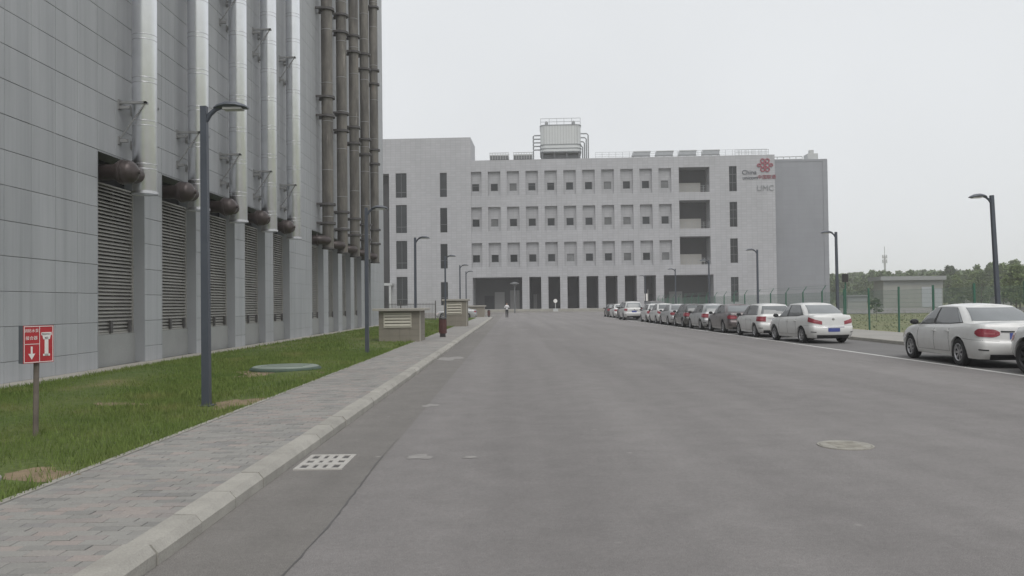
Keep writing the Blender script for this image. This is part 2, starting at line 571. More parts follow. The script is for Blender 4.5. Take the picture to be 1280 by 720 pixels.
M['leaf2'] = leaf_mat('leaf_light', (0.125, 0.178, 0.072), (0.170, 0.212, 0.095))
M['leaf3'] = leaf_mat('leaf_dark', (0.045, 0.070, 0.035), (0.070, 0.098, 0.045))
M['tyre'] = mat('tyre_rubber', (0.022, 0.022, 0.023), 0.85, var=0.2, scale=8)
M['rim'] = mat('alloy_rim', (0.40, 0.40, 0.41), 0.35, 0.7, var=0.1, scale=6)
M['rim_dark'] = mat('dark_rim', (0.045, 0.045, 0.048), 0.4, 0.5, var=0.1)
M['under'] = mat('underbody', (0.015, 0.015, 0.016), 0.9, var=0.1)
M['trim'] = mat('black_trim', (0.022, 0.022, 0.024), 0.5, var=0.1)
M['gap'] = mat('panel_gap', (0.03, 0.03, 0.03), 0.8, var=0.1)
M['car_glass'] = glass_mat('car_glass', (0.140, 0.150, 0.156), 0.04)  # opaque panes; sky reflection and see-through put into a lighter base colour
M['tail'] = mat('tail_light', (0.25, 0.030, 0.045), 0.18, var=0.15, scale=12, coat=0.5)
M['tail_clear'] = mat('tail_light_clear', (0.50, 0.42, 0.41), 0.2, var=0.1, scale=12, coat=0.5)
M['tail_pale'] = mat('tail_light_pale', (0.34, 0.085, 0.10), 0.2, var=0.1, scale=12, coat=0.5)
M['plate'] = mat('number_plate', (0.055, 0.075, 0.27), 0.4, var=0.1, scale=20)
M['chrome'] = mat('chrome', (0.55, 0.55, 0.56), 0.15, 0.95, var=0.05)
M['white'] = paint_mat('paint_white', (0.66, 0.665, 0.66))
M['white2'] = paint_mat('paint_pearl', (0.58, 0.585, 0.58))
M['silverp'] = paint_mat('paint_silver', (0.38, 0.39, 0.40), 0.3, 0.3)
M['greyp'] = paint_mat('paint_grey', (0.13, 0.135, 0.14), 0.3, 0.3)
M['maroon'] = paint_mat('paint_maroon_grey', (0.088, 0.070, 0.074), 0.3, 0.3)
M['blackp'] = paint_mat('paint_black', (0.028, 0.029, 0.031), 0.25, 0.1)
M['grille'] = mat('grille', (0.02, 0.02, 0.022), 0.5, var=0.1)

# ------------------------------------------------------------------ ground, roads, pavements
def sheet(name, x0, x1, y0, y1, z, m, nx=1, ny=1):
    b = MB()
    for i in range(nx + 1):
        for j in range(ny + 1):
            b.v.append((x0 + (x1 - x0) * i / nx, y0 + (y1 - y0) * j / ny, z))
    for i in range(nx):
        for j in range(ny):
            a = i * (ny + 1) + j
            b.addf((a, a + ny + 1, a + ny + 2, a + 1))
    return tag(b.build(name, m), kind='structure')


sheet('ground', -1900, 1900, -300, 3400, -0.06, M['field'])
KX = -2.2            # road face of the left kerb
sheet('road', KX, 10.32, -12, 92, 0.0, M['asphalt'])
sheet('cross_road', -90, 110, 92, 143, 0.0, M['asphalt'])
sheet('parking_lane', 10.32, 13.5, -12, 92, 0.0, M['bay_paving'])
b = MB()
b.box(10.30, 10.42, -12, 90, -0.01, 0.004)
tag(b.build('edge_line', M['line']), kind='structure')

# right kerb and pavement
kerb_r = MB().bevbox(-0.09, 0.09, 0.004, 0.996, -0.05, 0.13, 0.02).mesh('kerb_stone', M['kerb'])
rk = empty('right_kerb', (13.6, 0, 0)); tag(rk, kind='structure')
for i in range(-10, 92): inst('kerb_stone', kerb_r, rk, (0, i, 0))
b = MB(); b.box(13.69, 17.2, -12, 92, -0.05, 0.12)
tag(b.build('right_pavement', M['walk_r']), kind='structure')

# left kerb: chamfered stones about 0.7 m long
kb = MB()
prof = [(-0.20, -0.08), (0.0, -0.08), (0.0, 0.075), (-0.045, 0.128), (-0.20, 0.132)]
n = len(prof)
for y in (0.004, 0.694):
    for x, z in prof: kb.v.append((x, y, z))
for i in range(n):
    j = (i + 1) % n
    kb.addf((i, j, n + j, n + i))
kb.addf(tuple(range(n))[::-1]); kb.addf(tuple(range(n, 2 * n)))
kme = kb.mesh('kerb_stone', M['kerb'])
lk = empty('left_kerb', (KX, 0, 0)); tag(lk, kind='structure')
for i in range(-8, 124):
    inst('kerb_stone', kme, lk, (random.uniform(-0.006, 0.006), i * 0.7 + 0.05, random.uniform(-0.005, 0.004)),
         (0, random.uniform(-0.008, 0.008), random.uniform(-0.005, 0.005)))

# sidewalk: bed, single pavers near, joined further on, texture beyond
SX0, SX1 = -3.86, KX - 0.205
b = MB(); b.box(SX0, SX1, -6, 87, -0.05, 0.095)
sw = b.build('sidewalk', M['backing']); tag(sw, kind='structure')
PW, PL = (SX1 - SX0) / 7.0, 0.105
pm = MB().bevbox(-PW / 2 + 0.0025, PW / 2 - 0.0025, -PL / 2 + 0.0025, PL / 2 - 0.0025, -0.03, 0.0, 0.003)
pme = pm.mesh('paver', M['paver_o'])
half = MB().bevbox(-PW / 4 + 0.0025, PW / 4 - 0.0025, -PL / 2 + 0.0025, PL / 2 - 0.0025, -0.03, 0.0, 0.003).mesh('paver_half', M['paver_o'])
singles = 0
bulk = MB(); tone = []
rows = int((24 - 3.2) / PL)
for r in range(-85, rows):
    yy = 3.2 + (r + 0.5) * PL
    cells = [(SX0 + PW * (k + 0.5), PW) for k in range(7)] if r % 2 == 0 else \
            [(SX0 + PW / 4, PW / 2)] + [(SX0 + PW * (k + 1), PW) for k in range(6)] + [(SX1 - PW / 4, PW / 2)]
    for xx, ww in cells:
        z = 0.12 + random.uniform(-0.003, 0.003)
        vis = r >= 0 and yy > -1.62 * xx - 0.4 and singles < 300
        if vis:
            inst('paver', pme if ww > PW * 0.7 else half, sw, (xx, yy, z),
                 (random.uniform(-0.012, 0.012), random.uniform(-0.008, 0.008), random.uniform(-0.01, 0.01)))
            singles += 1
        else:
            g = 0.0025
            nf = len(bulk.f)
            bulk.bevbox(xx - ww / 2 + g, xx + ww / 2 - g, yy - PL / 2 + g, yy + PL / 2 - g, z - 0.03, z, 0.003)
            tone += [random.random()] * (len(bulk.f) - nf)
bo = bulk.build('paver_field', M['paver_a'], sw); tag(bo, kind='stuff')
# one tone per paver
a = bo.data.attributes.new('tone', 'FLOAT', 'FACE'); a.data.foreach_set('value', tone)
b = MB(); b.box(SX0, SX1, 3.2 + rows * PL, 87, 0.09, 0.12)
b.build('paving_surface', M['paver_t'], sw)
b = MB(); b.box(SX0 - 0.07, SX0 - 0.004, -6, 86.5, -0.05, 0.127)
tag(b.build('edging_strip', M['kerb']), kind='structure')

# lawn
b = MB()
NXL, NYL = 30, 160
LX0, LX1, LY0, LY1 = -9.42, SX0 - 0.07, -6.0, 86.5
def lawn_z(x, y):
    t = (x - LX1) / (LX0 - LX1)
    e = min(1.0, t * 8, (1 - t) * 8 + 0.2)
    return 0.105 + e * (0.035 * math.sin(x * 1.7 + y * 0.35) * math.sin(y * 0.23 + 1) + 0.02)
for i in range(NXL + 1):
    for j in range(NYL + 1):
        x = LX0 + (LX1 - LX0) * i / NXL; y = LY0 + (LY1 - LY0) * j / NYL
        b.v.append((x, y, lawn_z(x, y)))
for i in range(NXL):
    for j in range(NYL):
        a = i * (NYL + 1) + j
        b.addf((a, a + NYL + 1, a + NYL + 2, a + 1))
tag(b.build('lawn', M['lawn'], smooth=60), kind='structure')
b = MB(); b.box(-10.1, LX0, -6, 63, -0.05, 0.135)
tag(b.build('wall_apron', M['apron']), kind='structure')
# pavement corner where the left walk meets the cross road
b = MB(); b.box(-11, KX - 0.02, 87.02, 91.9, -0.05, 0.115)
tag(b.build('corner_pavement', M['walk_r']), kind='structure')

# far plinth kerb in front of the office building
b = MB(); b.box(-60, 62, 143, 146, -0.05, 0.14)
tag(b.build('forecourt', M['walk_r']), kind='structure')

# grass blades (stuff)
BARE = [(-6.3, 12.3, 0.8, 0.35), (-4.25, 12.3, 0.45, 0.9), (-5.1, 17.2, 1.0, 0.55), (-4.5, 7.1, 0.8, 0.6)]
def blades(N, y0, y1, hmin, hmax, wid):
    x = rng.uniform(LX0 - 0.05, LX1 + 0.05, N); y = rng.uniform(y0, y1, N)
    keep = np.ones(N, bool)
    for bx, by, rx, ry in BARE:
        q = ((x - bx) / rx) ** 2 + ((y - by) / ry) ** 2
        keep &= ~((q < 1) & (rng.random(N) < (0.95 - 0.7 * q)))
    keep &= ~(((x + 5.2) ** 2 + (y - 18.35) ** 2) < 0.62)
    x, y = x[keep], y[keep]; n = len(x)
    patch = 0.55 + 0.45 * np.sin(x * 1.3 + 0.7 * np.sin(y * 0.9)) * np.sin(y * 0.8 + x)
    h = rng.uniform(hmin, hmax, n) * (0.70 + 0.55 * patch)
    h *= np.where(rng.random(n) < 0.03, rng.uniform(1.5, 2.4, n), 1.0)
    ang = rng.uniform(0, 2 * np.pi, n); w = wid * rng.uniform(0.6, 1.3, n)
    lean = rng.uniform(0.1, 0.8, n) * h; la = rng.uniform(0, 2 * np.pi, n)
    z0 = np.full(n, 0.095)
    P = np.empty((n, 3, 3))
    P[:, 0] = np.stack([x - np.cos(ang) * w, y - np.sin(ang) * w, z0], 1)
    P[:, 1] = np.stack([x + np.cos(ang) * w, y + np.sin(ang) * w, z0], 1)
    P[:, 2] = np.stack([x + np.cos(la) * lean, y + np.sin(la) * lean, z0 + 0.02 + h], 1)
    return P
P = np.concatenate([blades(60000, 5.2, 13, 0.03, 0.085, 0.006), blades(60000, 13, 26, 0.03, 0.085, 0.010),
                    blades(50000, 26, 86, 0.03, 0.09, 0.022)])
def soup(name, P, m, corners):
    n = P.shape[0]
    me = bpy.data.meshes.new(name)
    me.vertices.add(n * corners); me.vertices.foreach_set('co', P.reshape(-1).astype(np.float32))
    me.loops.add(n * corners); me.loops.foreach_set('vertex_index', np.arange(n * corners, dtype=np.int32))
    me.polygons.add(n)
    me.polygons.foreach_set('loop_start', np.arange(0, n * corners, corners, dtype=np.int32))
    me.polygons.foreach_set('loop_total', np.full(n, corners, dtype=np.int32))
    me.materials.append(m)
    me.update(calc_edges=True)
    me.validate()
    return me
g = inst('grass', soup('grass', P, M['blade'], 3))
tag(g, 'short green grass on the lawn between the grey wall and the path', 'grass', kind='stuff')

# ------------------------------------------------------------------ left building
LB = empty('plant_building', (-10.0, 30, 0), 0,
           'tall grey clad plant building with louvred bays and exhaust pipes on its wall', 'building')
WX = 0.0                                   # local x of the cladding face; local y = world y - 30
def Y(y): return y - 30.0
BAYS = [19.30 + 3.55 * k for k in range(5)] + [40.0 + 3.55 * k for k in range(5)]
BW = 2.5; ZT = 5.45; HT = 26.25
END = 62.5
core = MB()
core.box(-28, -0.035, Y(-8), Y(END) - 0.02, ZT, HT - 0.3)
prev = -8.0
for s in BAYS + [END - 0.02]:
    core.box(-3, -0.035, Y(prev), Y(s), 0.0, ZT)
    prev = s + BW
core.box(-28, -3.0, Y(-8), Y(END) - 0.02, 0.0, ZT)
core.build('wall', M['backing'], LB)
cop = MB(); cop.box(-28.2, 0.05, Y(-8.2), Y(END + 0.05), HT - 0.3, HT)
cop.build('coping', M['reveal'], LB)
for s in BAYS:
    rv = MB()
    rv.box(-0.55, -0.002, Y(s + BW) - 0.03, Y(s + BW) + 0.0, 0.135, ZT - 0.01)     # far reveal
    rv.box(-0.55, -0.002, Y(s), Y(s) + 0.03, 0.135, ZT - 0.01)
    rv.box(-0.55, -0.004, Y(s) + 0.03, Y(s + BW) - 0.03, ZT - 0.04, ZT + 0.0)
    rv.build('reveal', M['reveal'], LB)
# end face
b = MB(); b.box(-28, -0.03, Y(END) - 0.02, Y(END) + 0.0, 0.1, HT - 0.3)
b.build('end_wall', M['panel'], LB)

# panels
RZ = [0.13, 0.55] + [0.55 + 0.7 * k for k in range(1, 37)]
J = 0.0045
cache = {}
def panel_mesh(w, h):
    k = (round(w, 3), round(h, 3))
    if k not in cache:
        t = MB()
        # thin slab with a chamfered front edge
        a, c, e = w / 2 - J, h / 2 - J, 0.006
        nn = 0
        for x, q in ((-0.03, 0), (-e, 0), (0.0, e)):
            t.v += [(x, -a + q, -c + q), (x, a - q, -c + q), (x, a - q, c - q), (x, -a + q, c - q)]
        t.addf((8, 9, 10, 11))
        for l in (0, 4):
            for i in range(4):
                j = (i + 1) % 4
                t.addf((l + i, l + j, l + 4 + j, l + 4 + i))
        cache[k] = t.mesh('wall_panel', M['panel_o'])
    return cache[k]
cols_up = []
y = 19.3 - 0.8875 * 30
while y < 37.0: cols_up.append((y, y + 0.8875)); y += 0.8875
cols_up += [(37.05 + 0.9833 * k, 37.05 + 0.9833 * (k + 1)) for k in range(3)]
cols_up += [(40 + 0.8875 * k, 40 + 0.8875 * (k + 1)) for k in range(20)]
cols_up += [(57.75 + 0.95 * k, 57.75 + 0.95 * (k + 1)) for k in range(5)]
cols_lo = [(c0, c1) for c0, c1 in cols_up if c1 < 19.4]
for i, s in enumerate(BAYS):
    nxt = BAYS[i + 1] if i < 9 else END
    w = nxt - (s + BW); k = max(1, round(w / 1.0))
    cols_lo += [(s + BW + w * q / k, s + BW + w * (q + 1) / k) for q in range(k)]
joined = MB(); npan = 0
for ri in range(len(RZ) - 1):
    z0, z1 = RZ[ri], RZ[ri + 1]
    if z0 >= HT - 0.35: break
    z1 = min(z1, HT - 0.3)
    for c0, c1 in (cols_lo if z1 <= ZT + 0.01 else cols_up):
        near = 14.9 < c1 and c0 < 30.2
        top = 1.58 + 0.392 * (c1 + 0.3)
        if near and z0 < top and npan < 300:
            inst('wall_panel', panel_mesh(c1 - c0, z1 - z0), LB, (random.uniform(-0.002, 0.002), Y((c0 + c1) / 2), (z0 + z1) / 2),
                 (0, random.uniform(-0.0015, 0.0015), random.uniform(-0.002, 0.002)))
            npan += 1
        else:
            dx = random.uniform(-0.002, 0.002)
            joined.box(-0.03 + dx, dx, Y(c0) + J, Y(c1) - J, z0 + J, z1 - J)
tag(joined.build('wall_cladding', M['panel'], LB), kind='stuff')

# louvers in the bays
Lz0, Lz1 = 0.98, 4.72
NS = 40
pitch = (Lz1 - Lz0) / NS
sl = MB()
n0 = len(sl.v)
w = BW / 2 - 0.075
for y_ in (-w, w):
    sl.v += [(-0.05, y_, 0.070), (-0.05, y_, 0.080), (0.045, y_, 0.018), (0.045, y_, -0.006), (0.03, y_, -0.006)]
for i in range(5):
    j = (i + 1) % 5
    sl.addf((i, j, 5 + j, 5 + i))
sl.addf((4, 3, 2, 1, 0)); sl.addf((5, 6, 7, 8, 9))
slm = sl.mesh('slat', M['slat'])
clip_me = MB().box(0.06, 0.11, -0.05, 0.05, Lz0 - 0.02, Lz0 + 0.30).mesh('clip', M['iron'])
for s in BAYS:
    lf = MB()
    yc = BW / 2
    for a, c in ((-yc + 0.032, -yc + 0.075), (yc - 0.075, yc - 0.032), (-0.025, 0.025) ):
        if abs(a) < 0.1: lf.box(-0.12, -0.062, a + 0.35, c + 0.35, Lz0, Lz1)
        else: lf.box(-0.12, 0.06, a, c, Lz0, Lz1)
    lf.box(-0.12, 0.06, -yc + 0.032, yc - 0.032, Lz0 - 0.05, Lz0)
    lf.box(-0.12, 0.055, -yc + 0.032, yc - 0.032, Lz1, Lz1 + 0.04)
    lo = lf.build('louver', M['slat'], LB, loc=(-0.36, Y(s) + yc, 0))
    if s > 39:                        # far bays: blades about two pixels apart, kept as one piece
        fb = MB()
        for k in range(NS):
            o_ = len(fb.v); dz = Lz0 + 0.02 + pitch * k
            fb.v += [(x_, y_, z_ + dz) for x_, y_, z_ in sl.v]
            for f in sl.f: fb.addf([i + o_ for i in f])
        tag(fb.build('slat_bank', M['slat'], lo), kind='stuff')
    for k in range(NS if s < 39 else 0):
        inst('slat', slm, lo, (0, 0, Lz0 + 0.02 + pitch * k + random.uniform(-0.004, 0.004)), (0, 0, random.uniform(-0.002, 0.002)))
    for q in (-0.95, -0.05, 0.95): inst('clip', clip_me, lo, (0, q, 0))
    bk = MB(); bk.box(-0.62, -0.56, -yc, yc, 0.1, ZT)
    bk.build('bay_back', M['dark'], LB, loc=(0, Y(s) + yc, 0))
    pl = MB(); pl.box(-0.5, -0.26, -yc + 0.032, yc - 0.032, 0.12, Lz0 - 0.055)
    pl.build('bay_plinth', M['plinth'], LB, loc=(0, Y(s) + yc, 0))

# ------------------------------------------------------------------ exhaust pipes
PX, PR = -9.50, 0.30
SEAM = MB().lathe([(PR, -0.012), (PR + 0.006, -0.006), (PR + 0.006, 0.006), (PR, 0.012)], n=36).mesh('seam_band', M['band'], 40)
JOINT = MB().lathe([(PR - 0.01, -0.02), (PR + 0.004, -0.01), (PR + 0.004, 0.01), (PR - 0.01, 0.02)], n=36).mesh('pipe_joint', M['galv'], 40)
def exhaust_pipe(k, s, silver):
    order = ['first', 'second', 'third', 'fourth', 'fifth'][k % 5]
    yc = s + 1.42
    if silver:
        lab = {0: 'silver jacketed exhaust pipe nearest the camera, left of the front lamp post',
               1: 'silver jacketed exhaust pipe right behind the front lamp post',
               2: 'third silver jacketed exhaust pipe, just right of the front lamp head',
               3: 'fourth silver jacketed exhaust pipe along the grey wall',
               4: 'last silver jacketed exhaust pipe before the wide blank pier'}[k]
    else:
        lab = {0: 'rusty brown exhaust pipe nearest the wide blank pier, streaked with white',
               1: 'second rusty brown exhaust pipe from the wide blank pier',
               2: 'middle one of the five rusty brown exhaust pipes',
               3: 'fourth rusty brown exhaust pipe, behind the second lamp post',
               4: 'farthest rusty brown exhaust pipe, at the end corner of the grey wall'}[k - 5]
    root = empty('exhaust_pipe', (PX, yc, 0), 0, lab, 'exhaust pipe', 'silver exhaust pipes on the wall' if silver else 'rusty exhaust pipes on the wall')
    zb = 4.55
    R = PR if silver else PR - 0.01
    b = MB()
    b.lathe([(0.0, zb), (R * 0.97, zb), (R, zb + 0.02), (R, 25.6), (R * 0.9, 25.6), (0, 25.6)], n=36)
    b.build('riser', M['silver'] if silver else M['rust'], root, smooth=40)
    b = MB()
    b.lathe([(R, zb + 0.0), (R + 0.03, zb - 0.015), (R + 0.03, zb + 0.05), (R, zb + 0.06)], n=36)
    b.build('end_rim', M['band'] if silver else M['iron'], root, smooth=40)
    # jacket seams / pipe flanges
    z = zb + (0.62 if silver else 1.4) + 0.13 * (k % 3)
    while z < 25:
        if silver:
            inst('seam_band', SEAM, root, (0, 0, z)); inst('seam_band', SEAM, root, (0, 0, z + 0.13))
            z += 1.12
        else:
            inst('pipe_joint', JOINT, root, (0, 0, z))
            z += random.uniform(1.6, 2.8)
    # branch from the bay into the riser
    b = MB()
    dy = -0.86 if silver else -0.62
    x0 = -10.45 - PX
    if silver:
        prof = [(0.0, x0), (0.20, x0), (0.20, -0.34), (0.285, -0.22), (0.285, -0.17), (0.31, -0.17), (0.31, -0.12), (0.285, -0.12), (0.285, 0.02), (0.26, 0.10), (0.18, 0.18), (0.06, 0.235), (0.05, 0.29), (0.0, 0.29)]
        b.lathe(prof, (0, dy, 4.98), 'x', 28)
        b.tube([(-0.12, dy + 0.15, 4.98), (-0.05, 0, 4.98)], 0.2, 20)
    else:
        b.tube([(x0, dy, 4.98), (-0.35, dy, 4.98), (-0.16, dy + 0.06, 4.98), (-0.04, dy + 0.2, 4.98), (0, 0, 4.98)], 0.235, 20)
        b.lathe([(0.235, -0.42), (0.31, -0.42), (0.31, -0.36), (0.235, -0.36)], (0, dy, 4.98), 'x', 24)
    b.build('branch_pipe', M['stub'], root, smooth=40)
    # wall brackets
    for z in (6.85, 12.42, 18.0, 23.4):
        b = MB()
        xw = -10.0 - PX
        if silver:
            for sy in (-R - 0.04, R + 0.04):
                b.box(xw, 0.20, sy - 0.03, sy + 0.03, z - 0.03, z + 0.03)
                b.tube([(0.16, sy, z - 0.02), (xw + 0.03, sy, z - 0.92)], 0.018, 6)
                b.box(xw, xw + 0.28, sy - 0.04, sy + 0.04, z - 0.16, z - 0.09)
                b.box(xw, xw + 0.22, sy - 0.035, sy + 0.035, z - 1.02, z - 0.94)
                b.box(xw, xw + 0.03, sy - 0.08, sy + 0.08, z - 0.18, z + 0.08)
                b.box(xw, xw + 0.03, sy - 0.08, sy + 0.08, z - 1.08, z - 0.86)
            b.box(0.14, 0.20, -R - 0.07, R + 0.07, z - 0.025, z + 0.028)
        else:
            for dz in (0.0, -0.98):
                b = MB()
                b.box(xw, 0.0, -R - 0.13, -R - 0.02, z + dz - 0.05, z + dz + 0.05)
                b.box(xw, 0.0, R + 0.02, R + 0.13, z + dz - 0.05, z + dz + 0.05)
                b.lathe([(R, z + dz - 0.06), (R + 0.12, z + dz - 0.06), (R + 0.12, z + dz + 0.06), (R, z + dz + 0.06)], n=28)
                b.build('bracket', M['iron'], root, smooth=40)
        if silver: b.build('bracket', M['galv'], root, smooth=40)
for k, s in enumerate(BAYS): exhaust_pipe(k, s, k < 5)

# ------------------------------------------------------------------ street lamps
def make_lamp():
    root = empty('street_lamp')
    b = MB()
    b.box(-0.11, 0.11, -0.11, 0.11, 0.0, 0.015)
    b.v += []
    n = len(b.v)
    for z, r in ((0.015, 0.056), (2.2, 0.052), (4.48, 0.046)):
        b.v += [(-r, -r, z), (r, -r, z), (r, r, z), (-r, r, z)]
    for l in (0, 4):
        for i in range(4):
            j = (i + 1) % 4
            b.addf((n + l + i, n + l + j, n + l + 4 + j, n + l + 4 + i))
    b.addf((n + 8, n + 9, n + 10, n + 11))
    b.build('pole', M['lamp_post'], root)
    b = MB()
    b.tube([(0.03, 0, 4.26), (0.09, 0, 4.36), (0.17, 0, 4.43), (0.26, 0, 4.465)], [0.035, 0.035, 0.033, 0.03], 10)
    b.build('arm', M['lamp_post'], root, smooth=50)
    # flat tapered head
    b = MB(); st = [(0.15, 0.045, 0.024), (0.22, 0.09, 0.048), (0.34, 0.125, 0.066), (0.50, 0.13, 0.062), (0.61, 0.11, 0.042), (0.66, 0.06, 0.018)]
    m = 14
    for i, (x, wy, hz) in enumerate(st):
        zc = 4.455 + 0.03 * math.sin((x - 0.17) / 0.49 * math.pi) - 0.04 * max(0, x - 0.4)
        for k in range(m):
            t = 2 * math.pi * k / m
            sz = math.sin(t) * hz
            if sz < 0: sz *= 0.55
            b.v.append((x, wy * math.cos(t), zc + sz))
    for i in range(len(st) - 1):
        for k in range(m):
            k2 = (k + 1) % m
            b.addf((i * m + k, i * m + k2, (i + 1) * m + k2, (i + 1) * m + k))
    b.addf(list(range(m))[::-1]); b.addf(list(range((len(st) - 1) * m, len(st) * m)))
    h = b.build('lamp_head', M['lamp_head'], root, smooth=50)
    b = MB(); b.box(0.30, 0.58, -0.08, 0.08, 4.418, 4.45)
    b.build('lens', M['lens'], h)
    return root
lamp0 = make_lamp()
LAMPS = [(-4.57, 11.95, 0, 'nearest lamp post on the lawn, in front of the louvred grey wall'),
         (-4.47, 24.6, 0, 'lamp post on the lawn beside the first beige vent kiosk'),
         (-4.32, 35.7, 0, 'lamp post rising just behind the first beige vent kiosk'),
         (-4.12, 49.4, 0, 'lamp post on the lawn right behind the red-brown litter bin'),
         (-3.98, 61.2, 0, 'lamp post rising behind the taller second beige vent kiosk, left of a twin'),
         (-4.2, 73.0, 0, 'farthest lamp post on the left lawn, behind the second vent kiosk'),
         (14.25, 23.4, 1, 'lamp post behind the near white sedan at the right edge'),
         (14.4, 35.4, 1, 'lamp post rising behind the white sedan with swept tail lights'),
         (14.4, 46.9, 1, 'lamp post behind the dark maroon sedan'),
         (14.4, 58.4, 1, 'lamp post in front of the wide dark ground floor opening, right one'),
         (14.9, 72.8, 1, 'lamp post in front of the wide dark ground floor opening, left one'),
         (15.0, 90.0, 1, 'farthest lamp post on the right, before the office building columns')]
for i, (x, y, flip, lab) in enumerate(LAMPS):
    o = lamp0 if i == 0 else copy_tree(lamp0)
    o.location = (x, y, 0.12)
    o.rotation_euler = (random.uniform(-0.004, 0.004), random.uniform(-0.006, 0.006), math.pi if flip else random.uniform(-0.04, 0.04))
    tag(o, lab, 'street lamp', 'street lamps along the road')
lamp0.rotation_euler = (0, -0.004, 0)
bpy.data.objects[lamp0.name].rotation_euler = (0, -0.004, 0)
for o in [q for q in COL.objects if q.name.startswith('street_lamp') and abs(q.location.y - 23.4) < 0.01]:
    o.rotation_euler = (0, 0.035, math.pi)

# ------------------------------------------------------------------ red fire sign
def text(name, body, size, m, parent, loc, rot, extrude=0.004, align='CENTER'):
    c = bpy.data.curves.new(name, 'FONT')
    c.body = body; c.size = size; c.extrude = extrude
    c.align_x = align; c.align_y = 'CENTER'
    c.materials.append(m)
    tmp = bpy.data.objects.new('text_source', c)
    COL.objects.link(tmp)
    dg = bpy.context.evaluated_depsgraph_get(); dg.update()
    me = bpy.data.meshes.new_from_object(tmp.evaluated_get(dg))
    me.name = name
    if not me.materials: me.materials.append(m)
    bpy.data.objects.remove(tmp); bpy.data.curves.remove(c)
    return inst(name, me, parent, loc, rot)
fs = empty('fire_sign', (-5.50, 9.25, 0.18), math.radians(62), 'red fire equipment sign with white arrow and T symbol on a weathered post', 'sign')
b = MB(); b.tube([(0.0, 0.02, -0.12), (0.012, 0.02, 0.86)], 0.032, 8)
b.build('post', M['rusty_post'], fs, smooth=40)
HW = 0.19
fs.scale = (0.93, 0.93, 0.96)
b = MB(); b.box(-HW, HW, -0.04, 0.05, 0.82, 1.27)
sb = b.build('sign_box', M['sign_edge'], fs)
b = MB(); b.box(-HW + 0.001, HW - 0.001, -0.045, -0.0402, 0.821, 1.269)
b.build('sign_face', M['red'], sb)
b = MB()
zt, zb_ = 1.262, 0.828
for q in ((-HW + 0.008, HW - 0.008, zt - 0.008, zt), (-HW + 0.008, HW - 0.008, zb_, zb_ + 0.008)):
    b.box(q[0], q[1], -0.0475, -0.0452, q[2], q[3])
b.box(-HW + 0.008, -HW + 0.015, -0.0475, -0.0452, zb_ + 0.008, zt - 0.008)
b.box(HW - 0.015, HW - 0.008, -0.0475, -0.0452, zb_ + 0.008, zt - 0.008)
b.box(0.008, 0.014, -0.0475, -0.0452, zb_ + 0.008, zt - 0.008)
b.box(-HW + 0.02, 0.004, -0.0475, -0.0452, 1.045, 1.052)
# arrow
b.box(-0.098, -0.076, -0.0475, -0.0452, 0.93, 1.02)
b.face([(-0.130, -0.0475, 0.935), (-0.044, -0.0475, 0.935), (-0.087, -0.0475, 0.862)])
# hydrant symbol
b.box(0.075, 0.122, -0.0475, -0.0452, 0.90, 1.13)
b.box(0.055, 0.142, -0.0475, -0.0452, 0.90, 0.925)
b.face([(0.040, -0.0475, 1.175), (0.157, -0.0475, 1.175), (0.140, -0.0475, 1.10), (0.057, -0.0475, 1.10)])
b.box(0.034, 0.163, -0.0475, -0.0452, 1.15, 1.185)
b.build('sign_print', M['white_print'], sb)
text('lettering', '消防水泵', 0.045, M['white_print'], sb, (-0.088, -0.0455, 1.205), (math.pi / 2, 0, 0), 0.0015)
text('lettering', '接合器', 0.050, M['white_print'], sb, (-0.088, -0.0455, 1.118), (math.pi / 2, 0, 0), 0.0015)

# ------------------------------------------------------------------ covers, grate, stains on the road
cv = empty('well_cover', (-5.2, 18.35, 0.1), 0, 'wide round green well cover standing on bare soil in the lawn', 'well cover')
b = MB(); b.lathe([(0.80, -0.05), (0.80, 0.07), (0.77, 0.10), (0.73, 0.105)], n=40)
b.build('rim', M['green_rim'], cv, smooth=35)
b = MB(); b.lathe([(0.735, 0.10), (0.735, 0.12), (0.70, 0.13), (0.0, 0.135)], n=40)
for k in range(5): b.box(-0.5, 0.5, -0.42 + 0.2 * k, -0.40 + 0.2 * k, 0.12, 0.142)
b.build('lid', M['green_cover'], cv, smooth=35)
cv2 = empty('well_cover', (-4.66, 6.75, 0.1), 0, 'small round pale concrete cover at the grass edge of the path', 'well cover')
b = MB(); b.lathe([(0.30, -0.05), (0.30, 0.05), (0.28, 0.065), (0, 0.07)], n=32)
b.build('lid', M['concrete'], cv2, smooth=35)
def blob(b, cx, cy, rx, ry, z, n=18, h=0.0, rough=0.25):
    base = len(b.v)
    b.v.append((cx, cy, z + h))
    ph = [random.uniform(0, 6.28) for _ in range(4)]
    for ring, f in ((1, 0.6), (2, 1.0)):
        for k in range(n):
            t = 2 * math.pi * k / n
            r = f * (1 + rough * (math.sin(2 * t + ph[0]) * 0.4 + math.sin(3 * t + ph[1]) * 0.35 + math.sin(5 * t + ph[2]) * 0.3))
            b.v.append((cx + rx * r * math.cos(t), cy + ry * r * math.sin(t), z + (h * 0.8 if ring == 1 else 0)))
    for k in range(n):
        k2 = (k + 1) % n
        b.addf((base, base + 1 + k, base + 1 + k2))
        b.addf((base + 1 + k, base + 1 + n + k, base + 1 + n + k2, base + 1 + k2))
b = MB()
for bx, by, rx, ry in BARE: blob(b, bx, by, rx * 0.75, ry * 0.75, 0.112, 30, 0.022, 0.55)
blob(b, -5.2, 18.2, 1.1, 0.95, 0.120, 34, 0.03, 0.4)
tag(b.build('bare_soil', M['soil'], smooth=60), 'patches of bare tan soil showing through the lawn', 'soil', kind='stuff')

